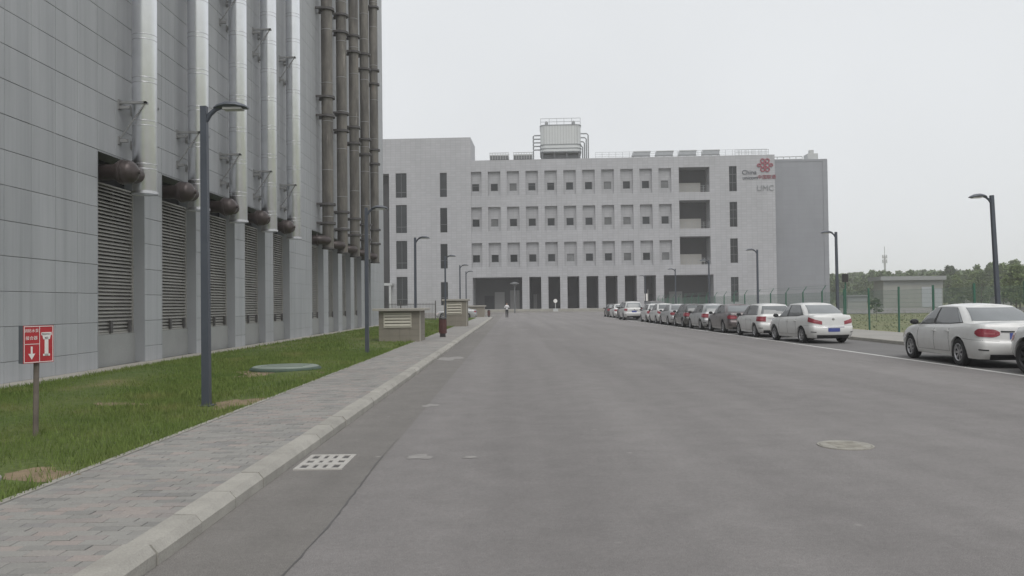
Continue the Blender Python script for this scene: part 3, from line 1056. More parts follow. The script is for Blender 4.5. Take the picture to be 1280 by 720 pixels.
dg = empty('drain_grate', (-1.9, 8.12, 0.0), 0, 'pale slotted drain grate in the road beside the kerb', 'drain grate')
b = MB()
gx0, gx1, gy0, gy1 = -0.235, 0.235, -0.37, 0.37
b.box(gx0, gx1, gy0, gy0 + 0.05, -0.01, 0.014); b.box(gx0, gx1, gy1 - 0.05, gy1, -0.01, 0.014)
b.box(gx0, gx0 + 0.045, gy0 + 0.05, gy1 - 0.05, -0.01, 0.014); b.box(gx1 - 0.045, gx1, gy0 + 0.05, gy1 - 0.05, -0.01, 0.014)
for k in range(1, 4):
    x = gx0 + 0.045 + (0.38) * k / 4
    b.box(x - 0.028, x + 0.028, gy0 + 0.05, gy1 - 0.05, -0.01, 0.013)
for k in range(1, 3):
    y = gy0 + 0.05 + 0.64 * k / 3
    b.box(gx0 + 0.045, gx1 - 0.045, y - 0.05, y + 0.05, -0.01, 0.0125)
b.build('grate', M['grate'], dg)
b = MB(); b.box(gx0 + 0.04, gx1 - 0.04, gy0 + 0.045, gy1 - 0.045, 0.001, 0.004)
b.build('pit_shade', M['iron'], dg)  # thin dark sheet, painted as the shade below the slots
mh = empty('manhole_cover', (3.60, 8.72, 0), 0, 'round worn manhole cover in the middle of the asphalt road', 'manhole cover')
b = MB(); b.lathe([(0.29, 0.0), (0.29, 0.008), (0.27, 0.008), (0.265, 0.003)], n=36)
b.build('ring', M['iron_cover'], mh, smooth=30)
b = MB(); b.lathe([(0.262, 0.002), (0.26, 0.009), (0, 0.009)], n=36)
for k in range(6): b.box(-0.15, 0.15, -0.17 + 0.065 * k, -0.155 + 0.065 * k, 0.008, 0.014)
b.build('lid', M['iron_cover'], mh, smooth=30)
b = MB(); pts = []
yy = 3.0; xx = -1.36
prevL = None
while yy < 9.6:
    w_ = random.uniform(0.003, 0.009) if yy < 8.4 else 0.002
    xx = -1.36 + 0.02 * math.sin(yy * 1.3) + random.uniform(-0.006, 0.006)
    i = len(b.v)
    b.v += [(xx - w_, yy, 0.004), (xx + w_, yy, 0.004)]
    if prevL is not None: b.addf((prevL, prevL + 1, i + 1, i))
    prevL = i; yy += 0.13
tag(b.build('road_seam', M['tar']), kind='structure')
b = MB()
for cx, cy, rx, ry in ((-1.85, 23.5, 0.36, 0.75), (-1.3, 12.6, 0.13, 0.16), (-0.98, 8.35, 0.15, 0.11), (-0.45, 8.3, 0.09, 0.05)):
    blob(b, cx, cy, rx, ry, 0.004, 40, 0.0, 0.45)
tag(b.build('mortar_stain', M['mortar']), kind='structure')

# ------------------------------------------------------------------ vent kiosks
def kiosk(x0, x1, y0, y1, h, label, louver=True, slab=0.10, over=0.22):
    root = empty('vent_kiosk', ((x0 + x1) / 2, (y0 + y1) / 2, 0.1), 0, label, 'vent kiosk', 'beige vent kiosks beside the path')
    hw, hd = (x1 - x0) / 2, (y1 - y0) / 2
    b = MB(); b.box(-hw + 0.02, hw - 0.02, -hd + 0.02, hd - 0.02, 0, h - slab - 0.005)
    b.build('wall', M['kiosk_dark'], root)
    b = MB()
    # four tile courses, one face panel each side
    nt_ = 5
    hh = h - slab
    for k in range(nt_):
        z0, z1 = hh * k / nt_ + 0.004, hh * (k + 1) / nt_ - 0.004
        for q in range(4):
            u0, u1 = -hw + 2 * hw * q / 4 + 0.004, -hw + 2 * hw * (q + 1) / 4 - 0.004
            b.box(u0, u1, -hd, -hd + 0.022, z0, z1)
            v0, v1 = -hd + 2 * hd * q / 4 + 0.026, -hd + 2 * hd * (q + 1) / 4 - 0.004
            b.box(hw - 0.022, hw, v0 if q == 0 else v0 - 0.022, v1, z0, z1)
            b.box(-hw, -hw + 0.022, v0 if q == 0 else v0 - 0.022, v1, z0, z1)
    b.build('tile_facing', M['kiosk'], root)
    b = MB(); b.box(hw - 0.02, hw + 0.01, -hd - 0.01, -hd + 0.16, 0, h - slab)
    b.build('corner_strip', M['kiosk_pale'], root)
    b = MB(); b.bevbox(-hw - over, hw + over, -hd - over, hd + over, h - slab, h, 0.02)
    b.build('roof_slab', M['kiosk_slab'], root)
    if louver:
        lx0, lx1, lz0, lz1 = -hw + 0.24, hw - 0.38, 0.50 * hh, 0.90 * hh
        b = MB()
        for q in ((lx0, lx1, lz0 - 0.04, lz0), (lx0, lx1, lz1, lz1 + 0.04), (lx0 - 0.04, lx0, lz0 - 0.04, lz1 + 0.04), (lx1, lx1 + 0.04, lz0 - 0.04, lz1 + 0.04)):
            b.box(q[0], q[1], -hd - 0.035, -hd - 0.001, q[2], q[3])
        f = b.build('vent_grille', M['kiosk_frame'], root)
        for k in range(4):
            z = lz0 + (lz1 - lz0) * (k + 0.5) / 4
            s_ = MB(); s_.face([(lx0, -hd - 0.003, z + 0.045), (lx1, -hd - 0.003, z + 0.045), (lx1, -hd - 0.03, z - 0.03), (lx0, -hd - 0.03, z - 0.03)])
            s_.box(lx0, lx1, -hd - 0.032, -hd - 0.022, z - 0.045, z - 0.028)
            s_.build('slat', M['kiosk_frame'], f)
    return root
kiosk(-5.38, -3.72, 32.2, 34.0, 1.36, 'nearest beige vent kiosk with overhanging slab and louvred grille on the lawn')
kiosk(-4.62, -3.08, 54.0, 56.0, 1.86, 'taller second beige vent kiosk by the path, right of the litter bin', True, 0.12, 0.12)
kiosk(-5.2, -3.25, 93.2, 95.4, 1.36, 'low far beige vent kiosk beyond the end of the path', False, 0.14, 0.15)

# ------------------------------------------------------------------ litter bins
def litter_bin(x, y, z, label):
    root = empty('litter_bin', (x, y, z), 0, label, 'litter bin', 'litter bins beside the path')
    b = MB(); b.box(-0.03, 0.03, -0.03, 0.03, 0, 0.3); b.box(-0.13, 0.13, -0.1, 0.1, 0, 0.02); b.box(-0.12, 0.12, -0.12, 0.12, 0.02, 0.16)
    b.build('foot', M['bin_dark'], root)
    b = MB(); b.lathe([(0.0, 0.16), (0.155, 0.16), (0.165, 0.3), (0.165, 0.80), (0.15, 0.80)], n=18)
    for k in range(9):
        t = 2 * math.pi * k / 9
        b.box(0.168 * math.cos(t) - 0.012, 0.168 * math.cos(t) + 0.012, 0.168 * math.sin(t) - 0.012, 0.168 * math.sin(t) + 0.012, 0.18, 0.79)
    b.build('body', M['bin'], root, smooth=40)
    b = MB(); b.lathe([(0.17, 0.80), (0.178, 0.83), (0.15, 0.88), (0.06, 0.91), (0, 0.915)], n=18)
    b.build('lid', M['bin_dark'], root, smooth=40)
litter_bin(-3.17, 36.4, 0.12, 'red-brown litter bin with a black top on the path')
litter_bin(-2.9, 99.0, 0.0, 'far dark litter bin beyond the end of the left path')

# ------------------------------------------------------------------ cars
def interp(tab, x):
    if x <= tab[0][0]: return tab[0][1]
    for (a, va), (c, vc) in zip(tab, tab[1:]):
        if x <= c:
            t = (x - a) / (c - a)
            t = t * t * (3 - 2 * t) * 0.5 + t * 0.5
            return va + (vc - va) * t
    return tab[-1][1]

STY = {
    'sedan': dict(L=4.62, W=1.78, H=1.46, wb=2.65, fo=0.90, zb=0.20, R=0.318,
                  top=[(-2.31, 0.93), (-2.16, 0.985), (-1.55, 1.00), (-0.7, 0.955), (0.9, 0.915), (1.25, 0.90), (1.9, 0.79), (2.2, 0.68), (2.31, 0.60)],
                  lo=(-1.72, -1.30, 0.08, 0.90, 1.18, 1.32), hi=(-0.98, -0.72, 0.02, 0.30, 0.36, 0.44), q=True,
                  tail=[(0.60, 1.62, 0.65, 0.88)], tail_shape='wide'),
    'compact': dict(L=4.25, W=1.69, H=1.50, wb=2.46, fo=0.86, zb=0.20, R=0.30,
                  top=[(-2.12, 0.95), (-2.0, 1.02), (-1.5, 1.03), (-0.7, 0.97), (0.8, 0.93), (1.15, 0.91), (1.75, 0.80), (2.0, 0.70), (2.12, 0.60)],
                  lo=(-1.66, -1.20, 0.08, 0.84, 1.10, 1.24), hi=(-0.90, -0.66, 0.02, 0.28, 0.34, 0.42), q=True,
                  tail=[(0.62, 1.7, 0.62, 0.93)], tail_shape='swept'),
    'hatch': dict(L=3.98, W=1.68, H=1.48, wb=2.47, fo=0.80, zb=0.20, R=0.30,
                  top=[(-1.99, 0.93), (-1.9, 0.96), (-1.2, 0.96), (0.0, 0.93), (0.9, 0.90), (1.2, 0.88), (1.65, 0.78), (1.9, 0.68), (1.99, 0.60)],
                  lo=(-1.88, -1.45, -0.05, 0.78, 1.00, 1.14), hi=(-1.52, -1.22, -0.08, 0.22, 0.30, 0.38), q=True,
                  tail=[(0.74, 1.75, 0.64, 0.93)], tail_shape='block'),
    'suv': dict(L=4.45, W=1.82, H=1.70, wb=2.65, fo=0.88, zb=0.26, R=0.355,
                  top=[(-2.22, 1.02), (-2.12, 1.06), (-1.2, 1.08), (0.0, 1.05), (0.95, 1.03), (1.25, 1.01), (1.8, 0.93), (2.1, 0.84), (2.22, 0.74)],
                  lo=(-2.10, -1.62, -0.05, 0.86, 1.08, 1.22), hi=(-1.80, -1.45, -0.08, 0.26, 0.36, 0.44), q=True,
                  tail=[(0.85, 1.7, 0.72, 0.96)], tail_shape='block'),
}
WT = [(0.0, 0.935), (0.12, 0.965), (0.3, 0.99), (0.5, 1.0), (0.75, 0.99), (0.9, 0.965), (1.0, 0.925)]
RT = [(0.0, 0.10), (0.12, 0.03), (0.28, 0.0), (0.50, 0.0), (0.56, 0.04), (0.8, 0.055), (0.95, 0.06), (1.0, 0.09)]
FT = [(0.0, 0.14), (0.15, 0.04), (0.3, 0.0), (0.6, 0.01), (0.85, 0.06), (1.0, 0.14)]

def bez(a, c, d, t):
    return ((1 - t) ** 2 * a[0] + 2 * t * (1 - t) * c[0] + t * t * d[0], (1 - t) ** 2 * a[1] + 2 * t * (1 - t) * c[1] + t * t * d[1])

class CarShape:
    def __init__(s, st):
        s.p = st
        s.half = st['L'] / 2
        s.fa = s.half - st['fo']; s.ra = s.fa - st['wb']

    def outline(s, q, t):
        w = s.p['W'] / 2 * interp(WT, t)
        yr = -s.half + interp(RT, t); yf = s.half - interp(FT, t)
        if q <= 1:
            return (0.80 * w * q, yr + 0.07 * q * q)
        if q <= 2:
            return bez((0.80 * w, yr + 0.07), (0.985 * w, yr + 0.10), (w * 0.99, yr + 0.55), q - 1)
        if q <= 3:
            f = q - 2
            return (w * (0.99 + 0.01 * math.sin(f * math.pi)), (yr + 0.55) + (yf - 0.70 - (yr + 0.55)) * f)
        if q <= 4:
            return bez((w * 0.99, yf - 0.70), (0.97 * w, yf - 0.20), (0.68 * w, yf - 0.10), q - 3)
        f = q - 4
        return (0.68 * w * (1 - f), yf - 0.10 * (1 - f) ** 2)

    def P(s, q, t, side=1):
        x, y = s.outline(q, t)
        zb = s.p['zb']
        z = zb + (interp(s.p['top'], y) - zb) * t
        for ya in (s.ra, s.fa):
            Ra = s.p['R'] + 0.055
            if abs(y - ya) < Ra:
                z = max(z, s.p['R'] + math.sqrt(Ra * Ra - (y - ya) ** 2))
        return Vector((x * side, y, z))

    def q_of_y(s, y):
        _, y0 = s.outline(2, 0.5); _, y1 = s.outline(3, 0.5)
        return 2 + (y - y0) / (y1 - y0)

    def body(s):
        b = MB()
        qs = [i / 6 for i in range(6)] + [1 + i / 8 for i in range(8)] + [2 + i / 84 for i in range(84)] + [3 + i / 8 for i in range(8)] + [4 + i / 6 for i in range(7)]
        ts = [0, 0.06, 0.14, 0.25, 0.38, 0.5, 0.53, 0.56, 0.62, 0.7, 0.8, 0.88, 0.94, 0.98, 1.0]
        nt_ = len(ts)
        for side in (1, -1):
            base = len(b.v)
            for q in qs:
                for t in ts: b.v.append(tuple(s.P(q, t, side)))
            for i in range(len(qs) - 1):
                for j in range(nt_ - 1):
                    a = base + i * nt_ + j
                    f = (a, a + nt_, a + nt_ + 1, a + 1)
                    b.addf(f if side == 1 else f[::-1])
        # hood, deck
        NXT = 8
        base = len(b.v)
        for q in qs:
            r = s.P(q, 1.0, 1)
            for k in range(NXT + 1):
                u = -1 + 2 * k / NXT
                b.v.append((r.x * u, r.y, r.z + 0.045 * (1 - abs(u) ** 2.2) * min(1, r.x / 0.5)))
        for i in range(len(qs) - 1):
            for k in range(NXT):
                a = base + i * (NXT + 1) + k
                b.addf((a, a + NXT + 1, a + NXT + 2, a + 1)[::-1])
        return b

    def patch(s, b, q0, q1, t0, t1, side=1, off=0.006, nq=8, nt_=4, fn=None, shape=None):
        """piece lying on the body side, a little proud, with a skirt; shape(u) gives (t0,t1) along u"""
        base = len(b.v)
        grid = []
        for i in range(nq + 1):
            u = i / nq
            a0, a1 = shape(u) if shape else (t0, t1)
            for j in range(nt_ + 1):
                q = q0 + (q1 - q0) * u; t = a0 + (a1 - a0) * j / nt_
                P0 = (fn or s.P)(q, t, side)
                dq = (fn or s.P)(q + 0.01, t, side) - (fn or s.P)(q - 0.01 if q > 0.011 else q, t, side)
                dt = (fn or s.P)(q, min(t + 0.02, 1), side) - (fn or s.P)(q, max(t - 0.02, 0), side)
                nrm = dq.cross(dt)
                if nrm.length < 1e-9: nrm = Vector((side, 0, 0))
                nrm.normalize()
                if nrm.dot(Vector((P0.x, P0.y * 0.6, 0.2))) < 0: nrm = -nrm
                border = i in (0, nq) or j in (0, nt_)
                grid.append((P0 + nrm * off, P0 - nrm * 0.004 if border else None))
        for g, _ in grid: b.v.append(tuple(g))
        w = nt_ + 1
        for i in range(nq):
            for j in range(nt_):
                a = base + i * w + j
                b.addf((a, a + w, a + w + 1, a + 1))
        loop = [(i, 0) for i in range(nq)] + [(nq, j) for j in range(nt_)] + [(i, nt_) for i in range(nq, 0, -1)] + [(0, j) for j in range(nt_, 0, -1)]
        sk = len(b.v)
        for i, j in loop: b.v.append(tuple(grid[i * w + j][1]))
        for k in range(len(loop)):
            k2 = (k + 1) % len(loop)
            A = base + loop[k][0] * w + loop[k][1]; B = base + loop[k2][0] * w + loop[k2][1]
            b.addf((A, B, sk + k2, sk + k))
        return b

    # cabin: index g along half outline 0 rear centre .. 10 front centre
    def cab_pts(s):
        lo, hi = s.p['lo'], s.p['hi']
        w = s.p['W'] / 2
        wl = w * 0.925; wh = w * 0.70
        Lo = [(0, lo[0]), (0.45 * wl, lo[0] + 0.02), (0.80 * wl, lo[0] + 0.09), (0.955 * wl, lo[0] + 0.30), (0.99 * wl, lo[1]), (wl, lo[2]),
              (0.985 * wl, lo[3]), (0.93 * wl, lo[3] + 0.16), (0.86 * wl, lo[4]), (0.48 * wl, lo[5] - 0.03), (0, lo[5])]
        Hi = [(0, hi[0]), (0.48 * wh, hi[0] + 0.015), (0.82 * wh, hi[0] + 0.05), (0.95 * wh, hi[0] + 0.16), (0.985 * wh, hi[1]), (wh, hi[2]),
              (0.98 * wh, hi[3] - 0.06), (0.94 * wh, hi[3] + 0.02), (0.86 * wh, hi[4]), (0.48 * wh, hi[5] - 0.02), (0, hi[5])]
        return Lo, Hi

    def C(s, g, t, side=1):
        Lo, Hi = s._cab
        g = max(0.0, min(10.0, g))
        i = min(int(g), 9); f = g - i
        lx = Lo[i][0] + (Lo[i + 1][0] - Lo[i][0]) * f; ly = Lo[i][1] + (Lo[i + 1][1] - Lo[i][1]) * f
        hx = Hi[i][0] + (Hi[i + 1][0] - Hi[i][0]) * f; hy = Hi[i][1] + (Hi[i + 1][1] - Hi[i][1]) * f
        zl = interp(s.p['top'], ly) - 0.01
        if g < 2.5 or g > 8: zl += 0.02
        zh = s.p['H'] - 0.055 - 0.03 * (abs(hy - (s.p['hi'][0] + s.p['hi'][5]) / 2) / 0.8) ** 2
        bl = 0.055 * math.sin(t * math.pi)
        x = lx + (hx - lx) * t; y = ly + (hy - ly) * t
        nx = (1 if 2.5 < g < 8 else 0) * (0.6)
        x += bl * nx * 0.5
        if g < 3: y -= bl * 0.7
        if g > 7.5: y += bl * 0.7
        return Vector((x * side, y, zl + (zh - zl) * t + bl * (0.5 if (g < 3 or g > 7.5) else 0)))

    def cabin(s):
        s._cab = s.cab_pts()
        b = MB()
        gs = [i / 4 for i in range(41)]; ts = [i / 6 for i in range(7)]
        nt_ = len(ts)
        for side in (1, -1):
            base = len(b.v)
            for g in gs:
                for t in ts: b.v.append(tuple(s.C(g, t, side)))
            for i in range(len(gs) - 1):
                for j in range(nt_ - 1):
                    a = base + i * nt_ + j
                    f = (a, a + nt_, a + nt_ + 1, a + 1)
                    b.addf(f if side == 1 else f[::-1])
        base = len(b.v); NXT = 8
        for g in gs:
            r = s.C(g, 1.0, 1)
            for k in range(NXT + 1):
                u = -1 + 2 * k / NXT
                b.v.append((r.x * u, r.y, r.z + 0.055 * (1 - abs(u) ** 2.0) * min(1, r.x / 0.4)))
        for i in range(len(gs) - 1):
            for k in range(NXT):
                a = base + i * (NXT + 1) + k
                b.addf((a, a + NXT + 1, a + NXT + 2, a + 1)[::-1])
        return b

_car_cache = {}
def car_parts(style):
    if style in _car_cache: return _car_cache[style]
    st = STY[style]; c = CarShape(st); D = {}
    D['body'] = c.body().mesh('car_body', M['white'], 42)
    D['cabin'] = c.cabin().mesh('car_cabin', M['white'], 42)
    def dlo(g):
        return 0.90 - 0.42 * max(0.0, (3.9 - g) / 0.6) ** 2
    def win(g0, g1, t0, t1, side, nq=8, off=0.011, grow=0.0):
        b = MB(); c.patch(b, g0, g1, t0, t1, side, off, nq, 5, fn=c.C, shape=lambda u: (t0, dlo(g0 + (g1 - g0) * u) + grow)); return b
    def both(g0, g1, t0, t1):   # centred pane from -g to +g
        b = MB()
        c.patch(b, g0, g1, t0, t1, 1, 0.007, 8, 5, fn=c.C); c.patch(b, g0, g1, t0, t1, -1, 0.007, 8, 5, fn=c.C)
        return b
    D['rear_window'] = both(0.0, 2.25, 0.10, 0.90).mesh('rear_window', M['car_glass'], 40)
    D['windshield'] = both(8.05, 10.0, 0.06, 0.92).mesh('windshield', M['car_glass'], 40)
    for side in (1, -1):
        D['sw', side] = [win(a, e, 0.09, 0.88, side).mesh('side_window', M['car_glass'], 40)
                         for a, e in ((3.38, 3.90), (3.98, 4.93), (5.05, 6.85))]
        D['surround', side] = win(3.30, 6.95, 0.055, 0.9, side, 24, 0.005, 0.022).mesh('window_trim', M['trim'], 40)
        b = MB()
        t0, t1 = st['tail'][0][2], st['tail'][0][3]
        q0, q1 = st['tail'][0][0], st['tail'][0][1]
        if st['tail_shape'] == 'wide': sh = lambda u: ((t0 + t1) / 2 - (t1 - t0) / 2 * (0.35 + 0.65 * min(1, min(u, 1 - u) / 0.22) ** 0.5), (t0 + t1) / 2 + (t1 - t0) / 2 * (0.35 + 0.65 * min(1, min(u, 1 - u) / 0.22) ** 0.5))
        elif st['tail_shape'] == 'swept': sh = lambda u: (t0 + 0.10 * u, t1 - 0.16 * (1 - u))
        else: sh = lambda u: (t0 + 0.02 * u, t1)
        c.patch(b, q0, q1, t0, t1, side, 0.010, 10, 5, shape=sh)
        D['tail', side] = b.mesh('tail_light', M['tail'], 40)
        b = MB(); c.patch(b, q0 + 0.15, q0 + 0.5, 0, 0, side, 0.014, 4, 2, shape=lambda u: (t0 + (t1 - t0) * 0.35, t0 + (t1 - t0) * 0.55))
        D['rev', side] = b.mesh('reversing_light', M['tail_pale'], 40)
        b = MB(); c.patch(b, 3.30, 4.35, 0.62, 0.86, side, 0.010, 8, 4)
        D['head', side] = b.mesh('headlight', M['tail_clear'], 40)
        # seams
        b = MB()
        for y in (c.fa - 0.48, -0.02 if style != 'hatch' else -0.1, c.ra + 0.42):
            q = c.q_of_y(y); d = 0.004 / 2.5
            c.patch(b, q - d, q + d, 0.16, 0.97, side, 0.002, 1, 8)
        c.patch(b, c.q_of_y(c.ra + 0.42), c.q_of_y(c.fa - 0.48), 0.15, 0.158, side, 0.002, 8, 1)
        c.patch(b, 0.62, 2.1, 0.545, 0.552, side, 0.002, 10, 1)
        D['seam', side] = b.mesh('panel_seam', M['gap'], None)
        b = MB()
        for y in (0.10 if style != 'hatch' else 0.0, c.ra + 0.66):
            P0 = c.P(c.q_of_y(y), 0.80, side)
            x0 = P0.x
            b.box(min(x0 - 0.01 * side, x0 + 0.028 * side), max(x0 - 0.01 * side, x0 + 0.028 * side), y - 0.22, y - 0.04, P0.z - 0.014, P0.z + 0.014)
        D['handle', side] = b.mesh('door_handle', M['white'], None)
        Pm = c.C(6.95, 0.05, side)
        b = MB(); base = len(b.v)
        b.lathe([(0.0, -0.06), (0.055, -0.05), (0.075, -0.01), (0.07, 0.04), (0.0, 0.07)], (Pm.x + 0.14 * side, Pm.y + 0.02, Pm.z + 0.06), 'y', 14)
        b.v = [(Pm.x + 0.14 * side + (x - Pm.x - 0.14 * side) * 1.45, y, z) for x, y, z in b.v]
        b.box(min(Pm.x - 0.02 * side, Pm.x + 0.08 * side), max(Pm.x - 0.02 * side, Pm.x + 0.08 * side), Pm.y, Pm.y + 0.04, Pm.z + 0.0, Pm.z + 0.035)
        D['mirror', side] = b.mesh('mirror', M['trim'], 50)
    # rear plate, emblem, bumper, trunk line
    def on_rear(x0, x1, t0, t1, off, m, name):
        b = MB()
        w = c.outline(1, (t0 + t1) / 2)[0]
        for side in (1, -1):
            c.patch(b, 0.0, x1 / w, t0, t1, side, off, 4, 3)
        return b.mesh(name, m, 40)
    tp = 0.70 if style != 'suv' else 0.66
    if style in ('compact',): tp = 0.40
    ttop = interp(st['top'], -c.half + 0.1); zsp = ttop - st['zb']
    D['plate'] = on_rear(0, 0.22, tp - 0.07 / zsp, tp + 0.07 / zsp, 0.010, M['plate'], 'number_plate')
    D['chrome_strip'] = on_rear(0, 0.40 if style != 'suv' else 0.35, tp + 0.085 / zsp, tp + 0.115 / zsp, 0.013, M['trim'] if style == 'sedan' else M['chrome'], 'chrome_strip')
    b = MB(); P0 = c.P(0, min(0.90, tp + 0.19 / zsp + (0.25 if style == 'compact' else 0)), 1)
    b.lathe([(0.0, -0.014), (0.045, -0.012), (0.05, 0.0)], (P0.x, P0.y, P0.z), 'y', 16)
    D['emblem'] = b.mesh('emblem', M['chrome'], 40)
    b = MB()
    for side in (1, -1): c.patch(b, 0.0, 0.92, 0.0, 0.15, side, 0.006, 8, 3)
    D['diffuser'] = b.mesh('rear_valance', M['trim'], 40)
    b = MB()
    for side in (1, -1): c.patch(b, 0.95, 1.5, 0.26, 0.295, side, 0.005, 6, 1)
    D['reflector'] = b.mesh('bumper_slot', M['trim'], 40)
    b = MB()
    for side in (1, -1): c.patch(b, 4.25, 5.0, 0.12, 0.62, side, 0.006, 6, 4)
    D['grille'] = b.mesh('grille', M['grille'], 40)
    w = st['W'] / 2
    b = MB(); b.box(-w + 0.20, w - 0.20, -c.half + 0.22, c.half - 0.25, st['zb'] - 0.02, 0.62)
    b.box(-w + 0.07, w - 0.07, c.ra + 0.42, c.fa - 0.42, st['zb'] + 0.0, 0.45)
    D['under'] = b.mesh('underbody', M['under'])
    R = st['R']
    b = MB(); b.lathe([(R * 0.60, -0.085), (R * 0.70, -0.10), (R * 0.92, -0.10), (R, -0.07), (R, 0.07), (R * 0.92, 0.10), (R * 0.70, 0.10), (R * 0.62, 0.085), (R * 0.60, 0.03), (0, 0.03)], (0, 0, 0), 'x', 32)
    b.lathe([(R * 0.60, -0.085), (R * 0.5, 0.0), (0, 0.0)], (0, 0, 0), 'x', 32)
    D['tyre'] = b.mesh('wheel', M['tyre'], 35)
    for nm, mm in (('rim', M['rim']), ('rim_dark', M['rim_dark'])):
        b = MB(); b.lathe([(R * 0.60, 0.06), (R * 0.665, 0.092), (R * 0.62, 0.096), (R * 0.57, 0.07)], (0, 0, 0), 'x', 32)
        b.lathe([(R * 0.16, 0.04), (R * 0.15, 0.082), (0.0, 0.088)], (0, 0, 0), 'x', 16)
        for k in range(7):
            t = 2 * math.pi * k / 7
            for d in (-0.09, 0.09):
                a0, a1 = t + d * 1.5, t + d
                n0_ = len(b.v)
                for rr, aa, ww in ((R * 0.13, a0, 0.014), (R * 0.60, a1, 0.012)):
                    cx, cz = rr * math.cos(aa), rr * math.sin(aa)
                    px_, pz_ = -math.sin(aa) * ww, math.cos(aa) * ww
                    b.v += [(0.05, cx - px_, cz - pz_), (0.05, cx + px_, cz + pz_), (0.08, cx + px_, cz + pz_), (0.08, cx - px_, cz - pz_)]
                for i in range(4):
                    j = (i + 1) % 4
                    b.addf((n0_ + i, n0_ + j, n0_ + 4 + j, n0_ + 4 + i))
        D[nm] = b.mesh(nm, mm, 35)
    D['shape'] = c
    _car_cache[style] = D
    return D

def paint(o, m):
    o.material_slots[0].link = 'OBJECT'
    o.material_slots[0].material = m
    return o

def car(style, pm_, x, y, rz, label, dark_rims=False):
    D = car_parts(style); c = D['shape']; st = STY[style]
    root = empty('parked_car', (x, y, 0.004), rz, label, 'car', 'cars parked along the right kerb' if x > 0 else None)
    bd = paint(inst('body', D['body'], root), pm_)
    paint(inst('cabin', D['cabin'], root), pm_)
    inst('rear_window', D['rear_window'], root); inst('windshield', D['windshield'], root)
    for side in (1, -1):
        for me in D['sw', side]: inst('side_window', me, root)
        tl = inst('tail_light', D['tail', side], root); inst('reversing_light', D['rev', side], tl)
        inst('headlight', D['head', side], root)
        inst('panel_seam', D['seam', side], bd)
        paint(inst('door_handle', D['handle', side], root), pm_)
        inst('mirror', D['mirror', side], root)
        inst('window_trim', D['surround', side], root)
        for ya in (c.ra, c.fa):
            wx = st['W'] / 2 - 0.115
            wh = inst('wheel', D['tyre'], root, (wx * side, ya, st['R'] - 0.004), (random.uniform(0, 6), 0, 0 if side == 1 else math.pi))
            inst('rim', D['rim_dark' if dark_rims else 'rim'], wh)
    inst('number_plate', D['plate'], root); inst('trim_strip', D['chrome_strip'], root); inst('emblem', D['emblem'], root)
    inst('rear_valance', D['diffuser'], root); inst('bumper_slot', D['reflector'], root); inst('grille', D['grille'], root); inst('underbody', D['under'], root)
    return root

LX = 10.58      # left flanks of the parked row
def row(style, pm_, yc, label, dx=0.0, rz=None, **k):
    car(style, pm_, LX + STY[style]['W'] / 2 + dx, yc, random.uniform(-0.012, 0.012) if rz is None else rz, label, **k)
row('suv', M['white'], 15.22, 'white car with black wheels cut off by the right edge of the photo', dx=0.0, dark_rims=True)
row('sedan', M['white'], 20.1, 'large white sedan with long red tail lights under the right lamp post', rz=-0.07)
row('compact', M['white'], 31.1, 'white sedan with swept tail lights and low blue plate, nearest of the packed row', rz=0.08, dx=0.05)
row('hatch', M['white'], 36.4, 'white hatchback directly ahead of the white sedan with the low plate')
row('sedan', M['maroon'], 41.6, 'dark maroon grey sedan ahead of the white hatchback')
row('hatch', M['silverp'], 46.6, 'pale silver hatchback ahead of the maroon sedan')
row('hatch', M['blackp'], 51.2, 'black hatchback with red tail lights ahead of the pale silver hatchback')
row('sedan', M['silverp'], 55.9, 'silver grey sedan ahead of the black hatchback')
row('compact', M['white2'], 60.5, 'off-white sedan ahead of the silver grey sedan')
row('hatch', M['white'], 64.8, 'white hatchback nearest the tall white off-roader')
row('suv', M['blackp'], 69.2, 'black off-roader half hidden beside the tall white off-roader', dx=0.75)
row('suv', M['white2'], 74.0, 'tall white off-roader with a wide dark rear window', dx=-0.55)
row('suv', M['greyp'], 79.4, 'dark grey off-roader ahead of the tall white off-roader')
row('sedan', M['white'], 85.6, 'white sedan second from the far end of the parked row')
row('hatch', M['blackp'], 91.0, 'black hatchback at the far end of the parked row')
car('sedan', M['silverp'], -6.2, 88.6, math.pi / 2, 'silver car standing crosswise beyond the lawn, left of the second vent kiosk')

# ------------------------------------------------------------------ far office building
YAW = -math.atan(0.0459)
OB = empty('office_building', (0, 150, 0.1), YAW, 'long pale four storey office building with square windows, red emblem and dark ground floor arcade', 'building')
G = -0.1                  # local z of world 0 is -0.1
def Z(z): return z - 0.1

def facade_mesh(u0, u1, z0, z1, ops, v=0.0):
    """front face at y=v with rectangular openings (u0,u1,z0,z1,depth,back?)"""
    b = MB()
    us = sorted({u0, u1, *[o[0] for o in ops], *[o[1] for o in ops]})
    zs = sorted({z0, z1, *[o[2] for o in ops], *[o[3] for o in ops]})
    us = [u for u in us if u0 <= u <= u1]; zs = [z for z in zs if z0 <= z <= z1]
    for j in range(len(zs) - 1):
        run = None
        for i in range(len(us) - 1):
            cu, cz = (us[i] + us[i + 1]) / 2, (zs[j] + zs[j + 1]) / 2
            hole = any(o[0] < cu < o[1] and o[2] < cz < o[3] for o in ops)
            if not hole:
                b.face([(us[i], v, zs[j]), (us[i + 1], v, zs[j]), (us[i + 1], v, zs[j + 1]), (us[i], v, zs[j + 1])])
    for o in ops:
        a, c, e, f, d = o[:5]
        b.face([(a, v, e), (a, v + d, e), (a, v + d, f), (a, v, f)])
        b.face([(c, v, e), (c, v, f), (c, v + d, f), (c, v + d, e)])
        b.face([(a, v, f), (a, v + d, f), (c, v + d, f), (c, v, f)])
        b.face([(a, v, e), (c, v, e), (c, v + d, e), (a, v + d, e)])
    return b

